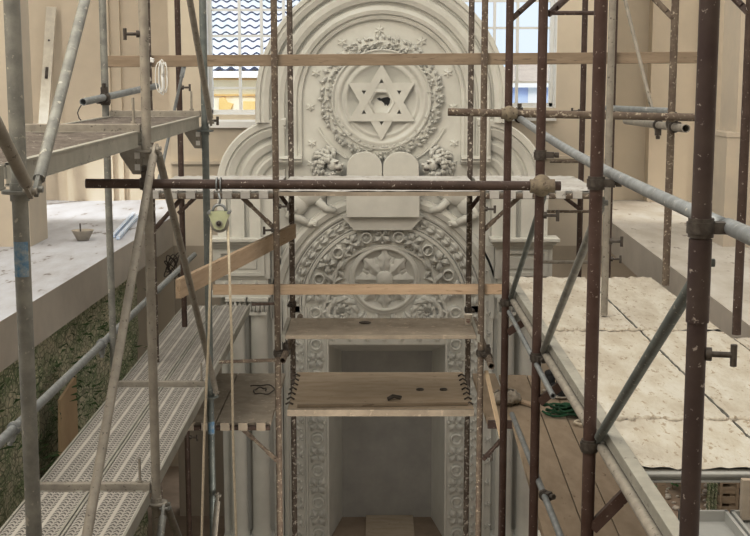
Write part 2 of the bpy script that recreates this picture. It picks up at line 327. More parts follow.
# ================================================================== OUTSIDE
def tiled_house():
    r = empty('house', (-2.6, 24, 0), 'cream house with a pale scalloped tile roof beyond the left window', 'house')
    Y0, Y1 = 24.0, 33.0; z0 = at(230, 71, Y0).z; z1 = z0 + 5.2; x0, x1 = -7.5, -.55
    rows, tw = 38, .215; mb = MB(); cols = int((x1 - x0) / tw); per = 8
    for k in range(rows):
        ta, tb = k / rows, (k + 1) / rows
        ya, yb = Y0 + (Y1 - Y0) * ta, Y0 + (Y1 - Y0) * tb; za, zb = z0 + (z1 - z0) * ta, z0 + (z1 - z0) * tb
        n = cols * per + 1; A = []; B = []; Lp = []
        for i in range(n):
            x = x0 + (x1 - x0) * i / (n - 1); w = .026 * math.sin(2 * math.pi * i / per)
            A.append((x, ya, za + .055 + w)); B.append((x, yb, zb + .02 + w)); Lp.append((x, ya + .004, za + .005 + w))
        mb.add(A + B, [(i, i + 1, i + 1 + n, i + n) for i in range(n - 1)], True, 0)
        mb.add(Lp + A, [(i, i + 1, i + 1 + n, i + n) for i in range(n - 1)], False, 1)
    mb.build('roof', ['tile', 'tile_lip'], r)
    q = MB(); q.box(x0 + .2, x1 - .2, Y0 + .3, Y0 + 8, 0, z0 + .1); q.build('wall', 'house', r)
    e = MB(); e.box(x0, x1, Y0 - .02, Y0 + .3, z0 - .12, z0); e.build('eave', 'white', r)
    g = MB()
    zz = at(230, 110, Y0 + .2).z
    for xa, xbb in ((243, 262),):
        g.box(at(xa, 100, Y0 + .2).x, at(xbb, 100, Y0 + .2).x, Y0 + .2, Y0 + .3, zz, zz + .16)
    pts = [(at(u, v, Y0 + .2).x, at(u, v, Y0 + .2).z) for u, v in ((219, 111), (231, 109), (233, 104), (227, 102), (224, 97), (219, 98))]
    g.poly(pts, Y0 + .2, Y0 + .3); fixn(g.build('stone_ornament', 'ochre', r))
    l = MB()
    for v in (80, 96): z = at(230, v, Y0 + .2).z; l.box(x0 + .2, x1 - .2, Y0 + .26, Y0 + .3, z, z + .03)
    l.build('wall_moulding', 'ochre', r)
tiled_house()
def far_house():
    r = empty('house', (3.5, 30, 0), 'blue grey house with a low brown roof beyond the right window', 'house')
    Y0 = 30.; a, b = at(485, 82, Y0), at(640, 82, Y0)
    MB().box(a.x, b.x, Y0, Y0 + 5, 0, a.z).build('wall', 'house2', r)
    zt = at(520, 68, Y0).z
    q = MB(); q.add([(a.x - .2, Y0 - .3, a.z), (b.x, Y0 - .3, a.z), (b.x, Y0 + 2.5, zt + .1), (a.x + .9, Y0 + 2.5, zt + .1), (a.x - .2, Y0 + 5.3, a.z), (b.x, Y0 + 5.3, a.z)], [(0, 1, 2, 3), (3, 2, 5, 4), (0, 3, 4)]); q.build('roof', 'roof2', r)
    MB().box(a.x - .2, b.x, Y0 - .32, Y0 - .2, a.z - .12, a.z + .02).build('eave', 'white', r)
    w = MB()
    for u in (497, 528): p = at(u, 96, Y0); w.box(p.x, p.x + .35, Y0 - .03, Y0, p.z - .3, p.z + .2)
    w.build('window', 'white', r)
far_house()
# ================================================================== THE ARK
ark = empty('torah_ark', (0.06, YA, 0), 'white plaster ark with star of David, lions and carved arch, behind the scaffolding', 'ark')
def pm(u, v): p = at(u, v, YA); return p.x, p.z
def pp(u, v, out): p = at(u, v, YA); return Vector((p.x, YA - out, p.z))
def sc(v): # metres per pixel on the ark's face at row v
    return (YA * cP + (H - at(375, v, YA).z) * sP) / F
def arc(mb, cu, cv, prof, a0, a1, n=40, close=False):
    cx, cz = pm(cu, cv); s = sc(cv); vs = []; m_ = len(prof)
    for i in range(n + 1):
        a = R(a0 + (a1 - a0) * i / n)
        for r, o in prof: vs.append((cx + r * s * math.cos(a), YA - o, cz + r * s * math.sin(a)))
    fs = []
    for i in range(n):
        for j in range(m_ - 1): fs.append((i * m_ + j, i * m_ + j + 1, (i + 1) * m_ + j + 1, (i + 1) * m_ + j))
    mb.add(vs, fs, False)
    if not close:
        mb.add(vs[:m_], [tuple(range(m_))]); mb.add(vs[-m_:], [tuple(reversed(range(m_)))])
    return mb
def disc(mb, cu, cv, prof, n=20, s=None):
    """radial profile (r px, out m) about a point of the face"""
    cx, cz = pm(cu, cv); s = s or sc(cv); vs = []; k = len(prof)
    for i in range(n):
        a = 2 * math.pi * i / n
        for r, o in prof: vs.append((cx + r * s * math.cos(a), YA - o, cz + r * s * math.sin(a)))
    fs = [(i * k + j, i * k + j + 1, ((i + 1) % n) * k + j + 1, ((i + 1) % n) * k + j) for i in range(n) for j in range(k - 1)]
    return mb.add(vs, fs, True)
def vstrip(mb, v0, v1, prof):
    """vertical moulding: profile (u px, out) between rows v0 (top) and v1"""
    vm = (v0 + v1) / 2; z0, z1 = pm(375, v0)[1], pm(375, v1)[1]
    xs = [(pm(u, vm)[0], o) for u, o in prof]; k = len(xs)
    vs = [(x, YA - o, z0) for x, o in xs] + [(x, YA - o, z1) for x, o in xs]
    return mb.add(vs, [(j, j + 1, k + j + 1, k + j) for j in range(k - 1)] + [tuple(range(k)), tuple(reversed(range(k, 2 * k)))])
def hstrip(mb, u0, u1, prof):
    """horizontal moulding: profile (v px, out) between columns"""
    k = len(prof); vs = []
    for u in (u0, u1):
        for v, o in prof: vs.append(pp(u, v, o))
    return mb.add(vs, [(j, j + 1, k + j + 1, k + j) for j in range(k - 1)] + [tuple(range(k)), tuple(reversed(range(k, 2 * k)))])
def ablock(mb, u0, u1, v0, v1, o0, o1):
    a, b = pp(u0, v1, o0), pp(u1, v0, o0); vm = (v0 + v1) / 2
    return mb.box(pm(u0, vm)[0], pm(u1, vm)[0], YA - o1, YA - o0, a.z, b.z)
def leaf(mb, u, v, ang, L, Wd, o0=0.01, hg=0.03, curl=0.0, lob=3, n=7, bend=0.0):
    """a raised leaf on the face: starts at pixel (u,v), runs L pixels at ang (deg, ccw), bends by bend deg"""
    cx, cz = pm(u, v); s = sc(v); vs = []; x, z = cx, cz; st = L * s / n
    for i in range(n + 1):
        t = i / n; a = R(ang + bend * t); 
        w = Wd * s * .5 * (max(0.0, math.sin(math.pi * (t * .9 + .07))) ** .7) * (1 + (.28 * math.cos(2 * math.pi * lob * t) if lob else 0)) * (1 - .25 * t)
        nx, nz = -math.sin(a), math.cos(a); lift = hg * math.sin(math.pi * min(1, t * .85 + .15)) + curl * t * t
        for k, (q, hh) in enumerate(((-1, -0.012), (-.62, .75), (-.14, .62), (0, 1.1), (.14, .62), (.62, .75), (1, -0.012))):
            vs.append((x + nx * w * q, YA - (o0 + (lift * hh if hh > 0 else -.012)), z + nz * w * q))
        x += math.cos(a) * st; z += math.sin(a) * st
    k = 7; fs = [(i * k + j, i * k + j + 1, (i + 1) * k + j + 1, (i + 1) * k + j) for i in range(n) for j in range(k - 1)]
    return mb.add(vs, fs, True)
def polar(cu, cv, r, a): return cu + r * math.cos(R(a)), cv - r * math.sin(R(a))
# -- body
body = MB()
cu, cv = 381.5, 100
def outline(pts): return [pm(u, v) for u, v in pts]
top = [polar(cu, cv, 124, a) for a in range(0, 181, 5)]
ol = [(381.5 + 108, 195)] + [(381.5 + 124, 121)] + top + [(381.5 - 124, 121), (381.5 - 108, 195)]
shl = [(285, 196)] + [polar(285, 185, 66, a) for a in range(90, 181, 6)] + [(219, 196)]
shr = [(478, 196)] + [(763 - polar(285, 185, 66, a)[0], polar(285, 185, 66, a)[1]) for a in range(90, 181, 6)] + [(544, 196)]
body.poly(outline(ol), YA, YA + .9); body.poly(outline(shl), YA + .005, YA + .9); body.poly(outline(shr), YA + .005, YA + .9)
ablock(body, 222, 327, 194, 560, -.9, 0); ablock(body, 447, 541, 194, 560, -.9, 0); ablock(body, 327, 447, 194, 344, -.9, 0)
fixn(body.build('body', 'plaster', ark))
# -- outer arch moulding with legs
prA = [(79, 0), (79.5, .045), (82, .055), (83.5, .05), (84.5, .085), (88, .10), (92, .085), (94, .06), (95.5, .06), (96.5, .12), (101, .145), (106, .15), (108, .13), (109, .10)]
prB = [(109, .10), (110.5, .10), (111.5, .16), (116, .185), (119, .18), (120, .21), (123.5, .215), (124.5, .19), (124.5, 0)]
m1 = MB(); arc(m1, cu, cv, prA + prB[1:], 0, 180, 64)
vstrip(m1, 100, 122, [(cu - r, o) for r, o in reversed(prB)]); vstrip(m1, 100, 122, [(cu + r, o) for r, o in prB])
vstrip(m1, 100, 161, [(cu - r, o) for r, o in reversed(prA)]); vstrip(m1, 100, 161, [(cu + r, o) for r, o in prA])
m1.build('arch_moulding', 'plaster', ark)
# outward returns at the foot of the legs
for sgn in (-1, 1):
    m_ = MB(); u0, u1 = cu + sgn * 108, cu + sgn * 79
    hstrip(m_, min(u0, u1), max(u0, u1), [(155, 0.04), (155.5, .15), (158, .155), (159, .12), (161, .13), (163, .10), (164, 0)])
    m_.build('moulding_foot', 'plaster', ark)
# -- shoulders: concentric quarter mouldings
prS = [(8, .0), (9, .03), (16, .035), (17, .0), (22, -.01), (24, .04), (29, .065), (31, .05), (32, .02), (35, .015), (37, .06), (43, .085), (45, .06), (47, .03), (49, .03), (50.5, .08), (57, .115), (59, .10), (60, .13), (65.5, .14), (67, .12), (67, 0)]
for sgn, a0, a1, c in ((-1, 88, 184, 285), (1, -4, 92, 478)):
    m_ = MB(); arc(m_, c, 185, prS, a0, a1, 32); fixn(m_.build('shoulder_moulding', 'plaster', ark))
# -- roundel
rd = MB(); disc(rd, cu, 99.5, [(0, .012), (33, .012), (34, .035), (36.5, .05), (38, .03), (40, .03), (41, .055), (44, .07), (46, .05), (47.5, .05), (48.5, .075), (50, .06), (50.5, .02)], 64); rd.build('roundel_moulding', 'plaster', ark)
wr = MB(); disc(wr, cu, 97.5, [(48.8, .0), (49.3, .03), (54.5, .045), (59.3, .03), (60, .0)], 64)
rw = random.Random(4)
for i in range(66):
    a = i * 360 / 66
    for rr, da, q in ((51.0, 40, 6.5), (54.5, rw.uniform(-35, 35), 8), (58.0, -40, 6.5)):
        u, v = polar(cu, 97.5, rr, a + rw.uniform(-1.5, 1.5)); leaf(wr, u, v, a + 90 + da + rw.uniform(-25, 25), q * rw.uniform(.8, 1.15), 4.4, .03, .045, lob=2, n=5, bend=rw.uniform(-60, 60))
    if i % 2: u, v = polar(cu, 97.5, rw.uniform(51, 58), a + 2); disc(wr, u, v, [(0, .085), (1.0, .078), (1.5, .04)], 7)
wr.build('wreath', 'plaster', ark)
# faint raised quarter arcs under the wreath
sa = MB(); arc(sa, cu, 97, [(69, 0), (69.3, .03), (71, .03), (71.4, 0)], 206, 240, 14); sa.build('spandrel_arc', 'plaster', ark); sa = MB(); arc(sa, cu, 97, [(69, 0), (69.3, .03), (71, .03), (71.4, 0)], 300, 334, 14); sa.build('spandrel_arc', 'plaster', ark)
# -- star of David: two interlaced bars of triangle, open hexagon with a hole in the middle
def hexagram(mb, cu_, cv_, Rr, w, o0, o1):
    cx, cz = pm(cu_, cv_); s = sc(cv_)
    for base in (90, 270):
        out_ = [(cx + Rr * s * math.cos(R(base + 120 * k)), cz + Rr * s * math.sin(R(base + 120 * k))) for k in range(3)]
        ri = Rr - 2 * w
        inn = [(cx + ri * s * math.cos(R(base + 120 * k)), cz + ri * s * math.sin(R(base + 120 * k))) for k in range(3)]
        vs = [(x, YA - o1, z) for x, z in out_ + inn] + [(x, YA - o0, z) for x, z in out_ + inn]
        fs = []
        for k in range(3):
            k2 = (k + 1) % 3
            fs += [(k, k2, 3 + k2, 3 + k), (k2, k, 6 + k, 6 + k2), (3 + k, 3 + k2, 9 + k2, 9 + k)]
        mb.add(vs, fs); o1 -= .006
st = MB(); hexagram(st, cu, 102, 38, 7.6, .01, .075)
disc(st, cu, 102, [(10.6, .012), (10.6, .07), (14.2, .07), (15.5, .012)], 6)
star = fixn(st.build('star_of_david', 'plaster', ark))
# broken hole in the middle of the star
hl = MB(); cx, cz = pm(383, 101)
ptsb = [(377, 98.5), (379.5, 97.5), (381, 98.6), (384, 97.6), (388, 97), (390, 98.5), (389.5, 103), (387.5, 106), (386, 104), (385, 106), (384, 103), (381.5, 100.8), (379, 100.4)]
hl.add([pp(u, v, .016) for u, v in ptsb], [tuple(range(len(ptsb)))]); o = fixn(hl.build('broken_hole', 'black', star)); o.parent = star
pts_stars = [(379.5, 30, 5), (342, 42, 5.5), (421.5, 41.5, 5.5), (316, 73, 5), (448, 73, 5), (310.5, 107, 5), (453, 107, 5), (312, 143, 5), (454, 143, 5), (311, 163, 4.5), (453, 163, 4.5)]
def small_star(u, v, r, out=.022):
    mb = MB(); cx, cz = pm(u, v); s = sc(v); vs = [(cx, YA - out * 1.3, cz)]
    for k in range(12):
        rr = r if k % 2 == 0 else r * .56; a = R(90 + 30 * k); vs.append((cx + rr * s * math.cos(a), YA - out * .55, cz + rr * s * math.sin(a)))
    for k in range(12):
        rr = r if k % 2 == 0 else r * .56; a = R(90 + 30 * k); vs.append((cx + rr * s * math.cos(a), YA + .002, cz + rr * s * math.sin(a)))
    fs = [(0, 1 + k, 1 + (k + 1) % 12) for k in range(12)] + [(1 + k, 13 + k, 13 + (k + 1) % 12, 1 + (k + 1) % 12) for k in range(12)]
    mb.add(vs, fs); return fixn(mb.build('small_star', 'plaster', ark))
for u, v, r in pts_stars: small_star(u, v, r)
# -- tablets of the law
def tablet(u0, u1):
    mb = MB(); uc = (u0 + u1) / 2; r = (u1 - u0) / 2
    pts = [(u0, 215)] + [(u1, 215)] + [(uc + r * math.cos(R(a)), 151 + 15 - 15 * math.sin(R(a))) for a in range(0, 181, 9)]
    mb.poly(outline(pts), YA - .15, YA); o = fixn(mb.build('stone_tablet', 'plaster', ark)); bev(o, .008)
tablet(347, 382.2); tablet(382.9, 418.5)
bt = MB(); ablock(bt, 346.6, 419, 190, 215.5, .14, .175); bev(bt.build('tablet_plinth', 'plaster', ark), .006)
tb = MB(); tb.poly(outline([(354, 229), (411, 229), (423.5, 215), (341.5, 215)]), YA - .10, YA); fixn(tb.build('tablet_bracket', 'plaster', ark))
# -- lions either side of the tablets
def lion(s):
    X = lambda u: 382.5 + s * (382.5 - u)   # authored for the left one (s=-1 keeps it)
    def U(u): return u if s < 0 else 765 - u
    def A(a): return a if s < 0 else 180 - a
    mb = MB()
    def e(u, v, ru, rv, out, th, rot=0):
        c = pp(U(u), v, out); k = sc(v); mb.ell(c, (ru * k, th, rv * k), 14, 9, Matrix.Rotation(R(rot if s > 0 else -rot), 3, 'Y'))
    # hind body and legs climbing towards the tablets
    e(312, 192, 22, 12, .03, .07, 24); e(296, 204, 13, 12, .03, .075); e(328, 178, 14, 13, .04, .085, 20)
    mb.path([pp(U(296), 206, .06), pp(U(289), 214, .07), pp(U(300), 218, .07), pp(U(309), 223, .07)], .055, 8, taper=lambda t: 1 - .35 * t)
    e(311, 223, 6.5, 3.4, .06, .05, 10)
    for q in (-2.5, 0, 2.5): e(315.5, 223 + q * .6, 2.4, 1.3, .08, .025)
    mb.path([pp(U(318), 200, .06), pp(U(326), 208, .07), pp(U(336), 210, .07)], .045, 8, taper=lambda t: 1 - .3 * t)
    mb.path([pp(U(334), 182, .07), pp(U(342), 184, .09), pp(U(348), 180, .13)], .04, 8, taper=lambda t: 1 - .25 * t)
    e(348, 179.5, 4, 3, .14, .04)
    # tail curling behind
    mb.path([pp(U(287), 202, .04), pp(U(278), 196, .04), pp(U(280), 188, .04), pp(U(286), 186, .04)], .018, 7)
    # head in profile: skull, brow, muzzle, jaw, nose, ear
    e(333, 164, 6.5, 6.5, .08, .09); e(338.5, 165.5, 5.2, 4.2, .10, .07); e(339, 170.5, 4.3, 2, .09, .055, 15); e(342.5, 163.6, 1.9, 1.5, .12, .045)
    e(336.8, 160.3, 2.8, 1.3, .155, .03, 20); e(329, 156.5, 2.4, 3, .11, .04, -15)
    rl = random.Random(9)
    for ring, (rr, n_, l_, o_) in enumerate(((15, 13, 8, .03), (11.5, 12, 8.5, .06), (8, 11, 7.5, .10), (5, 8, 6.5, .145))):
        for k in range(n_):
            a = 62 + k * 235 / (n_ - 1) + rl.uniform(-6, 6); u, v = 328.5 + rr * .8 * math.cos(R(a)), 167 - rr * math.sin(R(a))
            leaf(mb, U(u), v, A(a + rl.uniform(20, 55)), l_ * rl.uniform(.85, 1.2), 6, o_, .05, lob=2, n=6, bend=(1 if s < 0 else -1) * rl.uniform(30, 90))
    l = mb.build('lion', 'plaster', ark)
    d = MB(); c = pp(U(339), 168.6, .155); k = sc(168); d.ell(c, (3 * k, .02, 1.2 * k), 10, 6); c = pp(U(337.6), 162.3, .155); d.ell(c, (.8 * k, .02, .7 * k), 8, 6); d.build('mouth_and_eye', 'dark', l)
lion(-1); lion(1)
# -- inscription-free lower arch
LU, LV = 384.5, 306
lo = MB(); arc(lo, LU, LV, [(96, 0), (97, .03), (99, .04), (101, .02), (103, .02), (104, .05), (109, .07), (112, .05), (114, .05), (115, .02), (115, 0)], -6, 186, 56); lo.build('lower_arch_moulding', 'plaster', ark)
vb = MB(); arc(vb, LU, LV, [(83, 0), (83.5, .025), (84.5, .025), (85, .008), (94, .008), (94.6, .025), (96, .025)], -4, 184, 56)
for i in range(30):
    a = 1 + i * 6.1
    if 72 < a < 108: continue
    u, v = polar(LU, LV, 89.5, a); sg = 1 if i % 2 else -1; t = 90 if a < 90 else -90
    leaf(vb, u, v, a + t + sg * 40, 10.5, 7.5, .012, .04, lob=3, n=7, bend=sg * -70); leaf(vb, u, v, a + t - sg * 35, 8, 5.5, .012, .035, lob=2, n=6, bend=sg * 60)
    u2, v2 = polar(LU, LV, 89.5 + sg * 3, a + 2.4); disc(vb, u2, v2, [(0, .035), (1.2, .03), (1.7, .008)], 8)
vb.build('leaf_band', 'plaster', ark)
def rosette(mb, u, v, r=6.2):
    disc(mb, u, v, [(0, .028), (r * .5, .026), (r * .6, .012), (r * .66, .055), (r * .82, .075), (r * .98, .055), (r * 1.06, .005)], 18)
def quatre(mb, u, v, ang, q=1.0):
    for k in range(4):
        a = ang + 45 + 90 * k; leaf(mb, u + 1.0 * math.cos(R(a)), v - 1.0 * math.sin(R(a)), a, 10.5 * q, 8.6 * q, .016, .062, lob=2, n=6, bend=(30 if k % 2 else -30))
    for k in (90, 270):
        a = ang + k; u2, v2 = u + 7.2 * q * math.cos(R(a)), v - 7.2 * q * math.sin(R(a)); disc(mb, u2, v2, [(0, .04), (1.5, .034), (2.3, .008)], 10)
    disc(mb, u, v, [(0, .05), (1.6, .042), (2.4, .012)], 10)
rb = MB(); arc(rb, LU, LV, [(58.5, 0), (59, .035), (61.5, .035), (62, .01), (79, .01), (79.5, .035), (82.5, .035), (83, 0)], 0, 180, 56)
for i in range(8):
    a = 26.2 * i - 0.5 * 0
    if i < 7 and 5 < a < 178: rosette(rb, *polar(LU, LV, 70.7, a))
    am = a - 13.1
    if 5 < am < 178: quatre(rb, *polar(LU, LV, 70.7, am), am + 90)
rb.build('rosette_arch', 'plaster', ark)
for s in (-1, 1):
    js = MB()
    uc = 317.5 if s < 0 else 456.2
    vstrip(js, 306, 556, [(uc - 12, 0), (uc - 11.5, .035), (uc - 9.6, .035), (uc - 9, .01), (uc + 9, .01), (uc + 9.6, .035), (uc + 11.5, .035), (uc + 12, 0)])
    for k in range(9):
        v = 312 + 31.5 * k; ut = (315.6 if s < 0 else 455.4) + (k / 8) * (4 if s < 0 else 1.5); rosette(js, ut, v); quatre(js, ut, v + 15.8, 90, .95)
    js.build('rosette_jamb', 'plaster', ark)
    vj = MB(); uc = 299.5 if s < 0 else 473.5
    vstrip(vj, 306, 556, [(uc - 6.5, 0), (uc - 6, .03), (uc - 5, .03), (uc - 4.6, .008), (uc + 4.6, .008), (uc + 5, .03), (uc + 6, .03), (uc + 6.5, 0)])
    for k in range(28):
        v = 318 + k * 8.6; sg = 1 if k % 2 else -1
        leaf(vj, uc, v, 90 + sg * 55, 6.5, 4.6, .012, .03, lob=2, n=5, bend=-sg * 70); leaf(vj, uc + sg * 1.5, v + 3, 90 - sg * 20, 5, 3, .012, .022, lob=2, n=5, bend=sg * 60); disc(vj, uc - sg * 3, v + 1, [(0, .03), (1.2, .024), (1.7, .008)], 8)
    vj.build('vine_jamb', 'plaster', ark)
    pj = MB(); uo = 288.5 if s < 0 else 484
    vstrip(pj, 300, 556, [(uo - 4.5, 0), (uo - 4, .05), (uo - 1.5, .07), (uo + .5, .07), (uo + 1, .03), (uo + 4, .04), (uo + 4.5, 0)]); pj.build('jamb_moulding', 'plaster', ark)
# -- medallion
md = MB(); disc(md, LU, 279, [(0, .01), (29, .01), (29.6, .035), (31, .045), (32.5, .04), (33, .025), (34.3, .03), (35.3, .025), (35.6, .0)], 56); md.build('medallion_ring', 'plaster', ark)
fl = MB()
for k in range(8): leaf(fl, *polar(LU, 279, 5, 22.5 + 45 * k), 22.5 + 45 * k, 19, 13, .014, .02, lob=2, n=9)
for k in range(8): leaf(fl, *polar(LU, 279, 5, 45 * k), 45 * k, 25, 17, .02, .034, lob=3, n=12)
disc(fl, LU, 279, [(0, .085), (3, .08), (6.5, .07), (8.5, .055), (9.2, .03)], 20); fl.build('medallion_flower', 'plaster', ark)
# -- acanthus scrolls
for s in (-1, 1):
    U = lambda u: u if s < 0 else 769 - u
    A_ = lambda a: a if s < 0 else 180 - a
    B_ = lambda b: b if s < 0 else -b
    ac = MB()
    sp = []
    for i in range(46):
        t = i / 45; a = 200 - 700 * t; r = 13 * (1 - t) + 1.2; u, v = polar(342, 312, r, a); sp.append(pp(U(u), v, .03))
    ac.path(sp, .022, 7, taper=lambda t: 1.15 - .5 * t)
    for k in range(9):
        a = 150 - 36 * k; leaf(ac, U(342 + 10 * math.cos(R(a))), 312 - 10 * math.sin(R(a)), A_(a - 60), 13, 8, .02, .05, lob=3, n=8, bend=B_(-70)); leaf(ac, U(342 + 4 * math.cos(R(a + 18))), 312 - 4 * math.sin(R(a + 18)), A_(a - 20), 8, 5.5, .03, .045, lob=2, n=6, bend=B_(-60))
    stem = [(326, 323), (322, 314), (325, 303), (330, 294), (334, 283), (337, 270), (343, 257), (352, 247), (361, 241)]
    ac.path([pp(U(u), v, .02) for u, v in stem], .02, 7)
    for (u, v), a, l in zip(stem, (60, 120, 100, 30, 120, 40, 100, 20, 30), (12, 14, 16, 16, 17, 16, 16, 14, 12)):
        leaf(ac, U(u), v, A_(a), l, 9, .012, .05, lob=3, n=8, bend=B_(50)); leaf(ac, U(u), v, A_(a - 75), l * .75, 5.5, .012, .035, lob=2, n=7, bend=B_(-50))
    for u, v, a in ((356, 318, 20), (362, 322, 50), (370, 320, 20), (376, 322, 80)):
        leaf(ac, U(u), v, A_(a), 11, 6, .012, .035, lob=2, n=7, bend=B_(45))
    ac.build('acanthus_scroll', 'plaster', ark)
# -- door surround and niche
ds = MB(); hstrip(ds, 328, 447, [(329, 0), (330, .03), (333, .03), (334, .006), (344, .006), (345, 0)]); ds.build('lintel', 'plaster', ark)
for u in (333, 350, 367, 384.5, 402, 419, 437): small_star(u, 339, 3.6, .02)
ni = MB(); zf = 0.30; Yn = YA + .75
tl, tr_ = pp(327, 345, 0), pp(447, 345, 0); xl, xr = pm(328, 440)[0], pm(446.5, 440)[0]
bl, br = at(342, 430, Yn).x, at(431.5, 430, Yn).x; zt_ = at(386, 351, Yn).z; zfb = at(386, 517, Yn).z
fr = [(xl, YA, zfb), (xr, YA, zfb), (xr, YA, tl.z), (xl, YA, tl.z)]; bk = [(bl, Yn, zfb), (br, Yn, zfb), (br, Yn, zt_), (bl, Yn, zt_)]
rv = MB(); rv.add(fr + bk, [(0, 4, 7, 3), (1, 2, 6, 5), (3, 7, 6, 2)]); rv.build('door_reveal', 'plaster', ark)
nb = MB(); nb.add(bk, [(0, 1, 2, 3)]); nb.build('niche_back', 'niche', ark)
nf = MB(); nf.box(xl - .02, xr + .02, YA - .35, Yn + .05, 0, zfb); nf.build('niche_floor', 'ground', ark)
# -- side piers: attic, ledge, panelled box, capital, twin columns
for s in (-1, 1):
    U = lambda u: u if s < 0 else 765 - u
    def blk(mb, u0, u1, v0, v1, o0, o1):
        a, b = sorted((U(u0), U(u1))); return ablock(mb, a, b, v0, v1, o0, o1)
    at_ = MB(); vs_ = [(219, 0), (219.5, .18), (228, .18), (229, .13), (232, .13), (233, .20), (246, .20), (247, .14), (250, .14), (251, .20), (262, .20), (263, .12), (274, .12), (275, 0)]
    vstrip(at_, 186, 236, [(U(u), o) for u, o in (vs_ if s < 0 else reversed(vs_))]); at_.build('attic_pilaster', 'plaster', ark)
    lg = MB(); blk(lg, 209, 277, 235, 238.5, 0, .30); blk(lg, 212, 275, 238.5, 242, 0, .25); blk(lg, 214, 273, 242, 245, 0, .21); bev(lg.build('ledge', 'plaster', ark), .006)
    pb = MB(); blk(pb, 215, 271, 245, 276, 0, .17)
    for a in ((220, 266, 248, 251), (220, 266, 270, 273)): blk(pb, *a, .17, .20)
    blk(pb, 220, 223.5, 251, 270, .17, .20); blk(pb, 262.5, 266, 251, 270, .17, .20); blk(pb, 228, 258, 255, 266, .17, .185); pb.build('panelled_box', 'plaster', ark)
    fz = MB(); blk(fz, 217, 269, 276, 288, 0, .15); blk(fz, 214, 272, 288, 294, 0, .2)
    for u in (228, 243, 258):
        for k in range(5): leaf(fz, U(u), 283, 90 + 72 * k, 5.5, 4, .15, .03, lob=2, n=5)
    fz.build('carved_frieze', 'plaster', ark)
    cp = MB()
    for uc in (238, 260):
        for k in range(5): leaf(cp, U(uc - 8 + 4 * k), 308, 90, 12, 4.4, .2 + .03 * (2 - abs(k - 2)), .03, lob=0, n=6)
        blk(cp, uc - 10, uc + 10, 294, 297, 0, .27); blk(cp, uc - 8.5, uc + 8.5, 308, 311, 0, .24)
    cp.build('capital', 'plaster', ark)
    for uc in (238, 260):
        c = MB(); p0 = pp(U(uc), 311, .12); p1 = pp(U(uc + 1.5), 530, .12); rr = 8.6 * sc(420)
        c.lathe([(rr, p0.z), (rr * .93, p0.z - .04), (rr * .97, p0.z - .5), (rr, p1.z + .06), (rr * 1.12, p1.z + .04), (rr * 1.15, p1.z + .02), (rr * 1.15, p1.z - .1)], (p0.x, YA - .12, 0), 24); c.build('column', 'plaster', ark)
    bs = MB(); blk(bs, 226, 276, 530, 562, 0, .34); bs.build('column_base', 'plaster', ark)
    sp_ = MB(); vstrip(sp_, 245, 556, [(U(u), o) for u, o in ([(273, 0), (273.5, .05), (283, .05), (283.5, 0)] if s < 0 else [(283.5, 0), (283, .05), (273.5, .05), (273, 0)])]); strip_o = sp_.build('flower_strip', 'plaster', ark)
    for v in (270, 291, 312, 333, 354, 375, 396, 417, 438, 460, 481, 503, 524):
        fs_ = MB()
        for k in range(5): leaf(fs_, U(278.2), v, 90 + 72 * k, 4.2, 3.2, .05, .02, lob=0, n=4)
        disc(fs_, U(278.2), v, [(0, .08), (1, .07), (1.5, .05)], 8)
        fs_.build('strip_flower', 'plaster', strip_o)
# board lying on the niche floor
p0, p1 = atz(366, 520, zfb), atz(413, 520, zfb)
tag(MB().box(p0.x, p1.x, YA - .33, Yn - .02, zfb + .002, zfb + .03).build('plywood_board', 'wood_x'), 'plain tan board lying on the dark floor of the ark doorway', 'board')
# ================================================================== SCAFFOLD PARTS
TR = 0.02415
ZTOP = H + 1.6
def clamp(parent, p, axis, side, m='dark', r=TR, bolt=.07, ln=.05):
    """coupler round a tube: collar, bolt and nut"""
    p, axis, side = Vector(p), Vector(axis).normalized(), Vector(side).normalized()
    mb = MB(); mb.tube(p - axis * ln / 2, p + axis * ln / 2, r + .007, 14); mb.tube(p - axis * ln * .3, p + axis * ln * .3, r + .011, 14)
    mb.bar(p + side * (r + .004), p + side * (r + .045), ln * .8, .03, up=axis)
    mb.tube(p + side * (r + .01), p + side * (r + bolt), .008, 8); mb.tube(p + side * (r + bolt - .022), p + side * (r + bolt), .015, 6)
    return mb.build('coupler', m, parent, p)
def rosette_node(parent, p, m='galv', r=TR):
    mb = MB(); p = Vector(p); mb.tube(p + Vector((0, 0, -.005)), p + Vector((0, 0, .005)), .058, 20); mb.tube(p + Vector((0, 0, -.03)), p + Vector((0, 0, .03)), r + .005, 14)
    return mb.build('rosette_disc', m, parent, p)
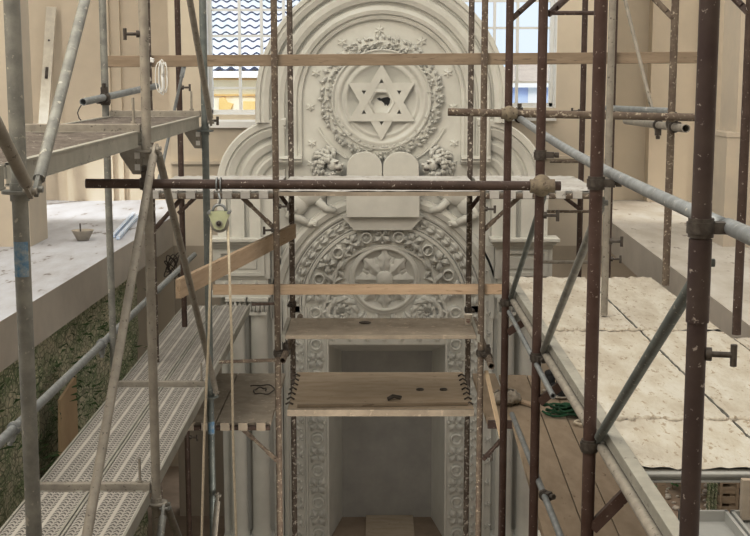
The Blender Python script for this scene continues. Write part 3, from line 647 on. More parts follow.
def pole(X, y, m, label, z0=0.0, z1=None, nodes=(), clamps=(), cm='dark', nm=None, r=TR, sleeve=None, foot=True, pins=()):
    z1 = ZTOP if z1 is None else z1; Y = K * y
    root = empty('scaffold_pole', (X, Y, z0), label, 'scaffold pole')
    MB().tube((X, Y, z0 + .006), (X, Y, z1), r, 18, True).build('tube', m, root, Vector((X, Y, z0)))
    if foot: 
        b = MB(); b.box(X - .07, X + .07, Y - .07, Y + .07, z0, z0 + .008); b.build('base_plate', 'dark', root, Vector((X, Y, z0)))
    for h in nodes: rosette_node(root, (X, Y, H - h), nm or m, r)
    for h, sd in clamps: clamp(root, (X, Y, H - h), (0, 0, 1), sd, cm, r)
    if sleeve is not None:
        MB().tube((X, Y, H - sleeve - .22), (X, Y, H - sleeve), r + .004, 18).build('sleeve', m, root, Vector((X, Y, H - sleeve)))
    for h, sd in pins:
        s_ = Vector(sd).normalized(); p = Vector((X, Y, H - h)); q = MB(); q.tube(p + s_ * r, p + s_ * (r + .075), .008, 8); q.tube(p + s_ * (r + .07) + Vector((0, 0, -.03)), p + s_ * (r + .07) + Vector((0, 0, .028)), .009, 8); q.tube(p + s_ * (r - .002), p + s_ * (r + .014), .018, 10)
        q.build('wedge_pin', 'dark', root, p)
    return root
def tubeobj(a, b, m, label, name='scaffold_tube', r=TR, clamps=(), cm='dark', hollow=True, cat='scaffold tube', bend=None):
    a, b = Vector(a), Vector(b); d = (b - a)
    root = empty(name, a, label, cat)
    if bend:
        pts = [a + d * (i / 10) + Vector((0, 0, -bend * math.sin(math.pi * i / 10))) for i in range(11)]; MB().path(pts, r, 14).build('tube', m, root, a)
    else: MB().tube(a, b, r, 16, hollow).build('tube', m, root, a)
    for t, sd in clamps: clamp(root, a + d * t, d, sd, cm, r)
    return root
def brace(a, b, m, label, r=.0205, cat='scaffold brace'):
    a, b = Vector(a), Vector(b); d = (b - a).normalized()
    root = empty('scaffold_brace', a, label, cat)
    MB().tube(a + d * .05, b - d * .05, r, 14).build('tube', m, root, a)
    for p, q in ((a, d), (b, -d)):
        e = MB(); sd = Vector((0, 1, 0)) if abs(d.x) > abs(d.y) else Vector((1, 0, 0))
        e.bar(p - q * .02, p + q * .09, .034, .014, up=sd); e.tube(p - sd * .022, p + sd * .022, .011, 8); e.build('flattened_end', m, root, p)
    return root
XI, XO = -1.17, -1.85
# ------------------------------------------------------------------ left tower (galvanised frame)
P1 = pole(XI, 3.94, 'galv', 'thick galvanised pole nearest at the left edge, with a blue sticker', nodes=(.39, 2.25), r=.0265)
q = MB(); a = at(24, 250, K * 3.94); 
for k in range(10):
    t0, t1 = R(-150 + 12 * k), R(-150 + 12 * (k + 1)); rr = .0275; z0, z1 = at(24, 276, K * 3.94).z, at(24, 241, K * 3.94).z
    q.add([(XI + rr * math.cos(t0), K * 3.94 + rr * math.sin(t0), z0), (XI + rr * math.cos(t1), K * 3.94 + rr * math.sin(t1), z0), (XI + rr * math.cos(t1), K * 3.94 + rr * math.sin(t1), z1), (XI + rr * math.cos(t0), K * 3.94 + rr * math.sin(t0), z1)], [(0, 1, 2, 3)], True)
o = q.build('sticker', 'sticker', P1, Vector((XI, K * 3.94, z0))); o['label'] = 'worn blue sticker'
P3 = pole(XI, 6.17, 'galv_d', 'dusty galvanised pole between the two left braces, second of the left tower', nodes=(.40, 2.28), pins=((-.19, (-1, -.2, 0)),))
P5 = pole(XI, 8.30, 'green_galv', 'greenish steel pole behind the hanging pulley, far end of left tower', nodes=(.40, 2.28), pins=((.33, (1, -.3, 0)),))
q = MB(); zz = at(215, 428, K * 8.3).z; q.tube((XI, K * 8.3, zz - .04), (XI, K * 8.3, zz + .05), TR + .001, 16); o = q.build('sticker', 'sticker', P5, Vector((XI, K * 8.3, zz))); o['label'] = 'worn blue sticker'
pole(XO + .025, 6.17, 'galv', 'outer galvanised pole hidden behind the nearest left pole', nodes=(.40, 2.28))
pole(XO, 8.30, 'galv', 'grey steel pole standing behind the far side of the upper left deck', nodes=(.40, 2.28), clamps=((.20, (-.4, -1, 0)),))
def deck_upper(y0, y1, label):
    Y0, Y1 = K * y0 + .05, K * y1 - .05; z = H - .307
    r = empty('scaffold_deck', ((XI + XO) / 2, (Y0 + Y1) / 2, z - .07), label, 'scaffold deck')
    x0, x1 = XO + .03, XI - .035
    t = MB(); nx, ny = 14, 44; vs = []
    for j in range(ny + 1):
        for i in range(nx + 1): vs.append((x0 + .02 + (x1 - x0 - .04) * i / nx, Y0 + (Y1 - Y0) * j / ny, z + random.uniform(-.004, .006)))
    t.add(vs, [(j * (nx + 1) + i, j * (nx + 1) + i + 1, (j + 1) * (nx + 1) + i + 1, (j + 1) * (nx + 1) + i) for j in range(ny) for i in range(nx)], True); t.build('dust_layer', 'dust', r)
    c = MB(); c.box(x0 + .02, x1 - .02, Y0, Y1, z - .045, z - .006); c.build('deck_panel', 'chan', r)
    for xa in (x0, x1 - .022): 
        c = MB(); c.box(xa, xa + .022, Y0, Y1, z - .065, z + .008); c.box(xa - .004, xa + .026, Y0, Y1, z + .002, z + .010); c.box(xa - .004, xa + .026, Y0, Y1, z - .07, z - .062); c.build('side_channel', 'chan', r)
    return r
deck_upper(1.95, 3.94, 'dusty upper deck at the left edge in front of the nearest pole')
deck_upper(3.94, 6.17, 'mortar-dusted upper left deck between nearest pole and second pole')
deck_upper(6.17, 8.30, 'mortar-dusted upper left deck, farther bay reaching the greenish pole')
def transom(y, h, m, label, x0=XO, x1=XI, pin=None):
    p = empty('deck_transom', (x0, K * y, H - h), label, 'scaffold transom')
    b = MB(); b.box(x0 + .03, x1 - .03, K * y - .022, K * y + .022, H - h - .022, H - h + .018); b.box(x0 + .03, x1 - .03, K * y - .03, K * y + .03, H - h - .028, H - h - .020); bev(b.build('bar', m, p), .004)
    if pin is not None: c = MB(); c.tube((pin, K * y, H - h + .018), (pin, K * y, H - h + .15), .007, 8); c.tube((pin, K * y, H - h + .018), (pin, K * y, H - h + .03), .014, 8); c.build('lock_pin', 'galv_d', p)
    return p
transom(6.17, .28, 'galv_d', 'grey cross bar over the upper left deck at the second pole', pin=XI - .065)
transom(8.30, .28, 'galv_d', 'grey cross bar over the far end of upper left deck', pin=XI - .09)
def gusset(p, label, s=-1):
    x, y, z = p
    mb = MB(); pts = [(x, z), (x + s * .115, z + .0), (x + s * .115, z - .045), (x + s * .05, z - .145), (x, z - .145)]
    mb.poly(pts if s > 0 else pts, y - .006, y + .006); r = fixn(mb.build('deck_bracket', 'galv_d', None, Vector((x, y, z)))); tag(r, label, 'bracket')
    h = MB()
    for dz in (-.045, -.105): h.box(x + s * .012, x + s * .040, y - .0075, y + .0075, z + dz - .02, z + dz + .012)
    h.build('slot', 'white', r, Vector((x, y, z)))
    return r
gusset((XI - TR, K * 6.17, H - .375), 'grey slotted bracket plate under upper deck at the second left pole'); gusset((XI - TR, K * 8.3, H - .375), 'grey slotted bracket plate under upper deck at the greenish pole')
ZD2 = H - 2.2
def deck_low(y0, y1, x0, x1, label):
    Y0, Y1 = K * y0 + .06, K * y1 - .06; z = ZD2; c = Vector(((x0 + x1) / 2, (Y0 + Y1) / 2, z))
    r = empty('perforated_deck', c, label, 'scaffold deck')
    b = MB(); b.box(x0, x1, Y0, Y1, z - .045, z); b.build('deck_panel', 'perf', r, c)
    for xa in (x0 - .001, x1 - .011): q = MB(); q.box(xa, xa + .012, Y0, Y1, z - .065, z + .008); q.build('side_channel', 'chan', r, c)
    for Ya, sg in ((Y0, -1), (Y1, 1)):
        for xx in (x0 + .06, x1 - .06):
            q = MB(); q.bar((xx, Ya, z - .02), (xx, Ya + sg * .045, z - .012), .035, .018); q.bar((xx, Ya + sg * .04, z - .035), (xx, Ya + sg * .052, z + .0), .035, .01, up=Vector((0, 1, 0))); q.build('hook', 'chan', r, c)
    return r
for i, (y0, y1, nm) in enumerate(((3.94, 6.17, 'nearest bay, bottom left of the picture'), (6.17, 8.30, 'middle bay between the two grey cross bars'), (8.30, 11.3, 'far bay beyond the greenish pole'))):
    deck_low(y0, y1, XO + .03, XO + .335, 'perforated steel walkway plank, outer side, ' + nm)
    deck_low(y0, y1, XO + .345, XI - .025, 'perforated steel walkway plank, inner side, ' + nm)
transom(6.17, 2.185, 'galv_d', 'grey cross bar of the lower walkway at the second left pole', pin=XI - .085)
transom(8.30, 2.185, 'galv_d', 'grey cross bar of the lower walkway at the greenish pole', pin=XI - .06)
# braces of the left tower (in the plane of the inner poles)
xb_ = XI + .045
brace((xb_, K * 3.94 - .04, H - .385), (xb_, K * 2.0, H + 1.0), 'galv_d', 'dusty grey brace rising to the left from the nearest left pole')
brace((xb_, K * 3.94 + .04, H - .385), (xb_, K * 6.17, H + 1.5), 'galv', 'thick grey brace rising rightward from the nearest left pole')
brace((xb_, K * 6.17 - .04, H - .39), (xb_, K * 3.94, H - 2.25), 'galv_d', 'long grey brace slanting down from second left pole across the walkway')
brace((xb_, K * 6.17 + .04, H - .39), (xb_, K * 8.30 - .03, H - 2.24), 'galv_d', 'dusty grey brace slanting from second left pole to greenish pole')
brace((xb_, K * 8.30 - .03, H - .34), (xb_, K * 6.6, H + 1.2), 'galv_d', 'grey brace rising leftward from the top of the greenish pole')
brace((xb_, K * 6.17 - .04, H - 2.30), (xb_, K * 3.94, H - 4.2), 'galv', 'grey brace under the lower walkway going down toward the viewer')
brace((xb_, K * 6.17 + .04, H - 2.30), (xb_, K * 8.30, H - 4.2), 'galv', 'grey brace under the lower walkway going down to the back')
brace((xb_, K * 8.30 - .04, H - 3.0), (xb_, K * 6.6, H - 4.6), 'galv_d', 'pale brace under the greenish pole near the hanging ropes')
# hand rail beyond the walkway
a, b = at(-12, 465, K * 5.8), at(206, 250, K * 12.4)
tubeobj((XO - .07, K * 5.75, H - 1.87), (XO - .02, K * 12.3, H - 1.87), 'galv_l', 'bright silver rail running along the far side of lower left walkway', r=.026, clamps=((.065, (-.3, 0, -1)), (.37, (0, 0, -1))), cm='galv_l')
# tube on the outer pole with its open end
a = at(83, 102, K * 7.9)
tubeobj(a, at(156, 86, K * 9.1), 'galv_l', 'short grey tube with open end clamped to the left pole, above upper deck', clamps=((.27, (0, -.2, 1)),))
# ------------------------------------------------------------------ right run of standards
XR = .848
R1 = pole(XR, 3.10, 'rust_g', 'thickest worn brown pole near the right edge of the picture', clamps=((.40, (1, -.1, 0)),), sleeve=.43, pins=((.735, (1, -.2, 0)),), r=.026)
R2 = pole(XR, 4.59, 'rust', 'red brown pole left of the long sloping deck, second from the right foreground', clamps=((.42, (1, -.2, 0)), (1.46, (1, -.2, 0))), r=.0255)
R3 = pole(XR, 6.16, 'rust', 'brown pole carrying the caked ball coupler of the long dark tube', clamps=((.42, (1, -.2, 0)), (1.48, (.3, -1, 0))), pins=((.73, (1, -.2, 0)),))
R4 = pole(XR, 7.68, 'rust', 'slim red brown pole right of the ark, crossed by the tan tube', clamps=((1.48, (.5, -1, 0)),))
# weathered second row
pole(1.915, 7.80, 'rust_t', 'mottled brown pole at the far right corner of the white deck', z0=H - 1.395, clamps=((.33, (.4, -1, 0)),), foot=False)
pole(1.935, 6.30, 'rust_d', 'dark brown pole cut by the right edge of the picture', z0=H - 1.395, foot=False)
a = atz(604, 316, H - 1.395)
pole(a.x, a.y / K, 'galv_d', 'pale dusty pole standing free on the white deck', z0=H - 1.395, r=.02, foot=False, pins=((.96, (1, 0, 0)),))
# rails on the right
def P_(u, v, y): return at(u, v, K * y)
a, b, c = P_(513, 118, 7.66), P_(705, 226, 3.14), P_(756, 249, 2.55)
tubeobj(a + Vector((.04, 0, 0)), b + Vector((.05, 0, 0)), 'galv_l', 'bluish steel rail sloping across the right poles to the foreground', r=.0215, clamps=((.0, (0, 0, 1)),), bend=.03)
tubeobj(b + Vector((.06, 0, 0)), c + Vector((.05, 0, 0)), 'galv_l', 'short bluish rail leaving the picture at the right edge', r=.0215)
tubeobj((XR + .047, K * 7.72, H - 1.462), (XR + .047, K * 2.9, H - 1.462), 'galv_d', 'grey ledger tube running under the left edge of the white deck', r=.022)
tubeobj(P_(509, 312, 7.6), P_(553, 396, 5.5), 'galv_l', 'thin bright tube below the white deck beside the slim brown pole', r=.014)
tubeobj(P_(512, 414, 7.6), P_(562, 540, 5.25), 'galv_l', 'silver tube sloping over the brown planks at bottom right', r=.0165, clamps=((.72, (.5, -1, .2)),))
xr_ = XR + .03
brace((xr_, K * 3.1 + .05, H - .50), (xr_, K * 4.59, H - 1.44), 'green_galv', 'grey green brace from thickest right pole down to the white deck edge', r=.019)
brace((xr_, K * 4.59 + .03, H - .50), (xr_, K * 6.16, H - 1.46), 'galv', 'grey brace between the second and third brown poles on the right', r=.018)
brace((xr_, K * 6.16 + .03, H - .62), (xr_, K * 7.68, H - 1.46), 'green_galv', 'thin grey green brace beside the slim red brown pole', r=.016)
brace(P_(514, 17, 7.7), P_(548, -14, 7.9), 'rust_d', 'dark brace at the top edge beside the slim red brown pole', r=.018)
brace(P_(551, 12, 6.2), P_(580, -14, 6.4), 'rust_d', 'dark brace at the top edge beside the pole with ball coupler', r=.018)
brace(P_(672, 17, 7.8), P_(640, -16, 7.9), 'rust_t', 'short mottled brace at the top edge joining the far corner pole', r=.018)
brace(P_(748, 12, 6.3), P_(722, -14, 6.4), 'rust_d', 'dark brace at the top right corner', r=.018)
brace(P_(624, -4, 8.6), P_(652, 109, 8.2), 'galv_d', 'thin pale brace hanging before the cream wall on the right', r=.013)
# struts holding the deck
for y, h0, nm in ((7.68, 1.68, 'slim red brown pole'), (6.16, 1.72, 'pole with ball coupler'), (4.59, 1.80, 'second right pole')):
    o = MB().bar((XR + .02, K * y, H - h0), (XR + .27, K * y - .05, H - 1.50), .045, .045).build('deck_strut', 'rust', None, W(XR, y, h0)); tag(o, 'brown diagonal strut under the white deck at the ' + nm, 'strut')
# white deck: two columns, three rows of plates with caked joints
ZD = H - 1.40
def white_deck(x0, x1, y0, y1, label):
    Y0, Y1 = K * y0 + .006, K * y1 - .006; r = empty('scaffold_deck', ((x0 + x1) / 2, (Y0 + Y1) / 2, ZD - .06), label, 'scaffold deck')
    nx, ny = 16, max(6, int((Y1 - Y0) / .04)); vs = []
    for j in range(ny + 1):
        for i in range(nx + 1):
            ed = .007 if j in (0, ny) else 0
            jy = random.uniform(-.012, .012) if j == ny else 0
            vs.append((x0 + (x1 - x0) * i / nx, Y0 + (Y1 - Y0) * j / ny + jy, ZD + random.uniform(-.0025, .0035) + ed * random.uniform(0, 1.4)))
    t = MB(); t.add(vs, [(j * (nx + 1) + i, j * (nx + 1) + i + 1, (j + 1) * (nx + 1) + i + 1, (j + 1) * (nx + 1) + i) for j in range(ny) for i in range(nx)], True); t.build('plaster_crust', 'deckw', r)
    c = MB(); c.box(x0, x1, Y0, Y1, ZD - .035, ZD - .004); c.build('deck_panel', 'chan', r)
    return r
XM0, XM1, XM2 = .957, 1.45, 1.90
for (y0, y1, nm) in ((6.43, 8.15, 'farthest row, by the standing pale pole'), (4.73, 6.43, 'middle row'), (4.12, 4.73, 'nearest short row at the deck end')):
    white_deck(XM0, XM1 - .006, y0, y1, 'plaster-crusted white deck plate, side toward the poles, ' + nm); white_deck(XM1 + .006, XM2, y0, y1, 'plaster-crusted white deck plate, side toward the gallery, ' + nm)
def ridge(x0, x1, y, label):
    mb = MB(); n = 34
    for i in range(n):
        x = x0 + (x1 - x0) * (i + random.uniform(.2, .8)) / n; mb.ell((x, K * y + random.uniform(-.012, .012), ZD + .006), (random.uniform(.014, .03), random.uniform(.012, .02), random.uniform(.008, .016)), 8, 6)
    tag(mb.build('plaster_ridge', 'deckw', None, Vector(((x0 + x1) / 2, K * y, ZD))), label, 'plaster')
ridge(XM0 + .02, XM2 - .25, 6.43, 'lumpy line of dried plaster across the far joint of white deck'); ridge(XM0 + .02, XM2 - .1, 4.73, 'lumpy line of dried plaster across the near joint of white deck')
b = MB(); b.box(XM0 - .055, XM0 - .004, K * 3.0, K * 8.15, ZD - .035, ZD + .012); b.box(XM0 - .055, XM0 - .045, K * 3.0, K * 8.15, ZD - .036, ZD - .03)
tag(bev(b.build('edge_beam', 'chan', None, Vector((XM0, K * 5.5, ZD - .07))), .004), 'long grey steel edge beam along the left side of the white deck', 'beam')
b = MB(); b.box(XM0 + .0, XM2 + .5, K * 4.085, K * 4.11, ZD - .03, ZD - .002); b.box(XM0, XM2 + .5, K * 4.07, K * 4.085, ZD - .03, ZD - .024); b.box(XM0, XM2 + .5, K * 4.07, K * 4.085, ZD - .008, ZD + .0)
tag(b.build('end_beam', 'tray', None, Vector((1.5, K * 4.1, ZD - .1))), 'grey green steel channel across the near end of white deck', 'beam')
b = MB(); b.box(XM2 + .02, XM2 + .30, K * 4.12, K * 6.3, ZD - .05, ZD - .006); tag(b.build('narrow_plank', 'deckw', None, Vector((XM2 + .15, K * 5, ZD - .05))), 'whitened narrow plank at the gallery side of the deck, right edge', 'plank')
# grey steel trays in the bottom right corner
zt2 = H - 1.53
for i, (x0, x1, nm) in enumerate(((1.055, 1.225, 'left'), (1.235, 1.80, 'right'))):
    r = empty('steel_tray', ((x0 + x1) / 2, K * 3.9, zt2 - .04), ('narrow' if i == 0 else 'wide') + ' grey steel tray deck in the bottom right corner, ' + nm + ' one', 'tray')
    b = MB(); b.box(x0, x1, K * 2.6, K * 4.0, zt2 - .02, zt2 - .012); b.build('tray_floor', 'tray', r)
    b = MB(); b.box(x0, x0 + .012, K * 2.6, K * 4.0, zt2 - .03, zt2 + .025); b.box(x1 - .012, x1, K * 2.6, K * 4.0, zt2 - .03, zt2 + .025); b.box(x0, x1, K * 3.99, K * 4.005, zt2 - .03, zt2 + .025); b.build('rim', 'tray', r)
# ------------------------------------------------------------------ central scaffold
YF, YR = 9.0, 10.3
FX = (-1.68, -.745, .81, 1.765); RX = (-1.665, -.72, .815, 1.77)
pole(FX[0], YF, 'rust_w', 'brown pole behind the second left pole, tied to the long board end')
pole(FX[1], YF, 'rust_t', 'plaster-smeared brown front pole left of the ark doorway', pins=((1.18, (-1, -.3, 0)), (1.0, (1, -.2, 0))), clamps=((2.13, (.3, -1, 0)),))
pole(FX[2], YF, 'rust_t', 'plaster-smeared brown front pole right of the ark doorway', pins=((1.02, (1, -.3, 0)), (2.95, (1, -.2, 0))), clamps=((2.13, (.3, -1, 0)),))
pole(FX[3], YF, 'rust_d', 'dark brown pole just behind the second right foreground pole', pins=((1.4, (1, -.2, 0)),))
pole(RX[0], YR, 'rust_d', 'dark rear pole left of the ark by the gallery end', pins=((.13, (1, -.2, 0)), (3.2, (1, -.2, 0))))
pole(RX[1], YR, 'rust_w', 'white-spattered dark rear pole left of the ark medallion', clamps=((2.0, (-.3, -1, 0)), (4.15, (.3, -1, 0))))
pole(RX[2], YR, 'rust_w', 'white-spattered dark rear pole right of the ark medallion', clamps=((2.05, (.5, -1, 0)), (4.15, (.3, -1, 0))))
pole(RX[3], YR, 'rust_d', 'dark rear pole right of the ark against the cream wall', pins=((.33, (-1, -.2, 0)),))
# long dark tube with ball coupler
zt_ = at(300, 184, K * 6.08)
tb_ = tubeobj(at(86, 183.5, K * 6.1), at(560.5, 186, K * 6.1), 'rust_d', 'long dark brown tube crossing in front of the tablets', clamps=((.125, (0, -.2, 1)),))
q = MB(); p = at(541.5, 185.5, K * 6.12); q.ell(p, (.052, .062, .058), 14, 10); q.tube(p + Vector((-.062, -.03, 0)), p + Vector((.062, -.03, 0)), .035, 12); q.tube(p + Vector((.02, -.05, 0)), p + Vector((.02, -.085, 0)), .012, 6); q.build('ball_coupler', 'node', tb_, p)
tb_ = tubeobj(at(448, 112, K * 7.6), at(697, 117.5, K * 7.62), 'rust_t', 'tan plaster-smeared tube crossing at the right above the white deck')
q = MB(); p = at(509, 113.5, K * 7.62); q.ell(p, (.046, .055, .05), 14, 10); q.tube(p + Vector((-.05, -.02, 0)), p + Vector((.05, -.02, 0)), .034, 12); q.build('ball_coupler', 'node', tb_, p)
q = MB(); p = at(672, 117, K * 7.66); q.ell(p, (.035, .045, .034), 12, 8); q.build('caked_coupler', 'node', tb_, p)
tubeobj(at(607, 108, K * 8.8), at(670, 111, K * 7.9), 'galv_l', 'silver tube just above the tan tube at the right', r=.021)
tubeobj(at(686, 128.5, K * 7.4), at(626, 121, K * 9.6), 'galv_d', 'grey tube with open end under the tan tube, at the far corner pole', clamps=((.16, (0, 0, 1)), (.4, (0, 0, -1))), r=.026)
# boards
def board(a, b, hh, th, m, label, name='wooden_board'):
    a, b = Vector(a), Vector(b); mid = (a + b) / 2; d = (b - a); ang = math.atan2(d.y, d.x)
    L = d.length; mb = MB(); mb.box(-L / 2, L / 2, -th / 2, th / 2, -hh / 2, hh / 2); o = mb.build(name, m, None); o.location = mid
    o.rotation_euler = (0, -math.asin(d.z / L), ang); bev(o, .004); return tag(o, label, 'board')
yb_ = K * YF + .045
board(at(108, 61.5, yb_), at(700, 57.5, yb_), .085, .04, 'wood_g', 'long weathered board crossing the whole ark above the star')
board(at(213, 289.5, yb_), at(504, 289, yb_), .078, .04, 'wood', 'orange timber rail in front of the medallion and flower')
board(at(178, 289, K * 7.35), at(294, 231, K * 10.15), .125, .035, 'wood', 'orange timber plank slanting to the back under the pulley')
# upper deck row in front of the tablets
zq = H - .885
def row_deck(x0, x1, label, claws, plain=False):
    r = empty('scaffold_deck', ((x0 + x1) / 2, K * 9.65, zq - .05), label, 'scaffold deck')
    Y0, Y1 = K * YF - .02, K * YR + .03; vs = []; nx, ny = 24, 16
    for j in range(ny + 1):
        for i in range(nx + 1): vs.append((x0 + (x1 - x0) * i / nx, Y0 + (Y1 - Y0) * j / ny, zq + random.uniform(-.003, .004)))
    t = MB(); t.add(vs, [(j * (nx + 1) + i, j * (nx + 1) + i + 1, (j + 1) * (nx + 1) + i + 1, (j + 1) * (nx + 1) + i) for j in range(ny) for i in range(nx)], True); t.build('dust_layer', 'deckb', r)
    c = MB(); c.box(x0, x1, Y0, Y1, zq - .035, zq - .004); c.build('deck_panel', 'cem' if plain else 'chan', r)
    if not plain:
        q = MB(); q.tube((x0, Y0 - .02, zq - .035), (x1, Y0 - .02, zq - .035), .021, 12); q.build('front_bar', 'rust_t', r)
        n = claws
        for k in range(n):
            x = x0 + (x1 - x0) * (k + .5) / n; q = MB(); q.box(x - .035, x + .035, Y0 - .046, Y0 + .05, zq - .012, zq + .006); q.box(x - .035, x + .035, Y0 - .052, Y0 - .042, zq - .05, zq + .004); q.build('hook', 'deckb', r)
    return r
row_deck(-1.72, FX[1] - .02, 'white-dusted hooked deck left of the tablets, under the shoulder moulding', 7)
row_deck(FX[1] + .02, FX[2] - .02, 'white-dusted deck in front of the tablets and lions', 0, True)
row_deck(FX[2] + .02, 1.70, 'white-dusted hooked deck right of the tablets', 7)
# knee braces under that row
for a, b, nm in ((at(243, 198, K * 9.02), at(274, 228, K * 9.02), 'left of the front left pole'), (at(518, 198, K * 9.02), at(486, 228, K * 9.02), 'right of the front right pole')):
    brace(a, b, 'rust_t', 'brown knee brace under the tablet deck ' + nm, r=.014)
for a, b, nm in ((at(281, 196, K * 10.25), at(289, 207, K * 10.28), 'at the rear left pole'), (at(480, 196, K * 10.25), at(471.5, 207, K * 10.28), 'at the rear right pole'), (at(196, 197, K * 10.25), at(180, 212, K * 10.28), 'beside the left gallery'), (at(564, 197, K * 10.25), at(577, 207, K * 10.28), 'beside the right gallery')):
    brace(a, b, 'rust_d', 'short dark knee brace under the tablet deck ' + nm, r=.014)
brace(at(181, 199, K * 9.02), at(154, 230, K * 9.0), 'rust_d', 'dark brace sloping beside the second left pole below the tablet deck', r=.016)
brace(at(184, 66, K * 9.4), at(158, 186, K * 9.3), 'galv_l', 'thin bluish brace behind the upper left deck', r=.012)
# thin horizontal ledgers at the rear right and left
tubeobj(at(547, 211.5, K * 10.2), at(592, 211.5, K * 10.2), 'rust_t', 'thin plaster-caked ledger right of ark below the tablet deck', r=.012)
tubeobj(at(543, 262, K * 10.2), at(604, 262, K * 10.2), 'galv_d', 'thin pale ledger right of ark just above the white deck', r=.014)
tubeobj(at(551, 13, K * 9.4), at(597, 13, K * 9.4), 'rust_d', 'thin brown ledger at the top right of the window', r=.016)
tubeobj(at(550, 161.5, YW - .25), at(580, 161.5, YW - .25), 'rust_t', 'short thin ledger before the cream wall right of the ark', r=.016)
tubeobj(at(219, 362, K * 9.0), at(276, 360, K * 9.0), 'rust_t', 'thin brown tube left of the doorway, joining the front left pole', r=.014)
tubeobj(at(252, 304.5, K * 9.0), at(277, 303.5, K * 9.0), 'rust_d', 'short thin dark tube left of the front left pole', r=.011)
# transom tubes along the depth with open ends
tubeobj((FX[1] + .055, K * 8.75, H - 2.13), (RX[1] + .06, K * 10.4, H - 2.13), 'rust_t', 'tube pointing at the viewer left of doorway, open end', clamps=((.16, (0, 0, 1)),))
tubeobj((FX[2] + .055, K * 8.70, H - 2.16), (RX[2] + .06, K * 10.4, H - 2.16), 'rust_t', 'tube pointing at the viewer right of doorway, open end', clamps=((.18, (0, 0, 1)),))
# plank shelf (upper) and platform (lower)
zu = H - 1.985
def hookset(par, x, Y0, Y1, z, n):
    for k in range(n):
        Y = Y0 + (Y1 - Y0) * (k + .5) / n; q = MB(); q.path([(x - .03, Y, z + .004), (x, Y, z + .022), (x + .03, Y, z + .004)], .008, 6); q.build('hook', 'dark', par)
r = empty('plank_shelf', (.03, K * 9.4, zu - .04), 'cement-caked upper shelf plank across the front of the medallion', 'shelf')
b = MB(); b.box(FX[1] + .06, FX[2] - .035, K * YF - .03, K * 9.62, zu - .03, zu); bev(b.build('plank', 'cem', r), .005)
b = MB(); b.box(FX[1] + .03, FX[1] + .06, K * YF - .03, K * 9.62, zu - .055, zu + .006); b.build('end_cap', 'chan', r); b = MB(); b.box(FX[2] - .035, FX[2] - .01, K * YF - .03, K * 9.62, zu - .055, zu + .006); b.build('end_cap', 'chan', r)
zl = H - 2.63
r = empty('plank_platform', (.03, K * 9.6, zl - .04), 'broad plywood platform across the ark doorway, with lath lying on it', 'platform')
b = MB(); b.box(FX[1] + .055, FX[2] - .03, K * 9.2, K * 10.38, zl - .022, zl); b.build('plywood_top', 'wood_x', r)
b = MB(); b.box(FX[1] + .055, FX[2] - .03, K * 9.17, K * 9.2, zl - .05, zl + .003); b.build('front_edge', 'cem', r)
hookset(r, FX[1] + .06, K * 9.25, K * 10.3, zl, 7); hookset(r, FX[2] - .055, K * 9.25, K * 10.3, zl, 7)
a, b = atz(297, 407.5, zl), atz(468, 405.5, zl)
tag(MB().bar(a + Vector((0, 0, .014)), b + Vector((0, 0, .014)), .03, .02).build('timber_lath', 'wood_g', None, a), 'thin brown lath lying along the front of the doorway platform', 'lath')
for u, v, nm in ((420, 390, 'left'), (443.5, 390, 'right')):
    p = atz(u, v, zl); mb = MB(); mb.lathe([(.0, .004), (.018, .004), (.021, .012), (.03, .012), (.033, .0)], p, 12); tag(mb.build('bolt_ring', 'dark', None, p), nm + ' of two small dark rings on the doorway platform', 'ring')
p = atz(394, 399, zl); mb = MB(); mb.path([p + Vector((-.05, -.03, .012)), p + Vector((-.01, .0, .03)), p + Vector((.06, .02, .012))], .012, 6); mb.path([p + Vector((-.05, -.07, .012)), p + Vector((.0, -.05, .03)), p + Vector((.05, -.03, .012))], .010, 6); tag(mb.build('wire_scrap', 'dark', None, p), 'dark bent scrap lying in the middle of the doorway platform', 'scrap')
p = atz(365, 324, zu); tag(MB().ell(p + Vector((0, 0, .012)), (.05, .02, .012), 10, 6).build('mortar_crumb', 'dark', None, p), 'dark crumb of mortar on the upper shelf plank', 'mortar')
# paper cup
p = atz(468, 325.5, zu); cup = empty('paper_cup', p, 'white paper cup at the right end of the upper shelf', 'cup')
mb = MB(); mb.lathe([(0, .002), (.025, .002), (.033, .088), (.0355, .09), (.034, .093), (.031, .088), (.024, .006), (0, .006)], p, 20); mb.build('cup_body', 'paper', cup, p)
mb = MB()
for z0, z1, w in ((.050, .056, .5), (.036, .044, .55), (.026, .031, .4)):
    n = 8
    for k in range(n):
        t0, t1 = -math.pi / 2 - w + 2 * w * k / n, -math.pi / 2 - w + 2 * w * (k + .7) / n; f = lambda z: .0255 + (.0075) * z / .088 + .0012
        mb.add([p + Vector((f(z0) * math.cos(t0), f(z0) * math.sin(t0), z0)), p + Vector((f(z0) * math.cos(t1), f(z0) * math.sin(t1), z0)), p + Vector((f(z1) * math.cos(t1), f(z1) * math.sin(t1), z1)), p + Vector((f(z1) * math.cos(t0), f(z1) * math.sin(t0), z1))], [(0, 1, 2, 3)])
mb.build('print', 'cupprint', cup, p)
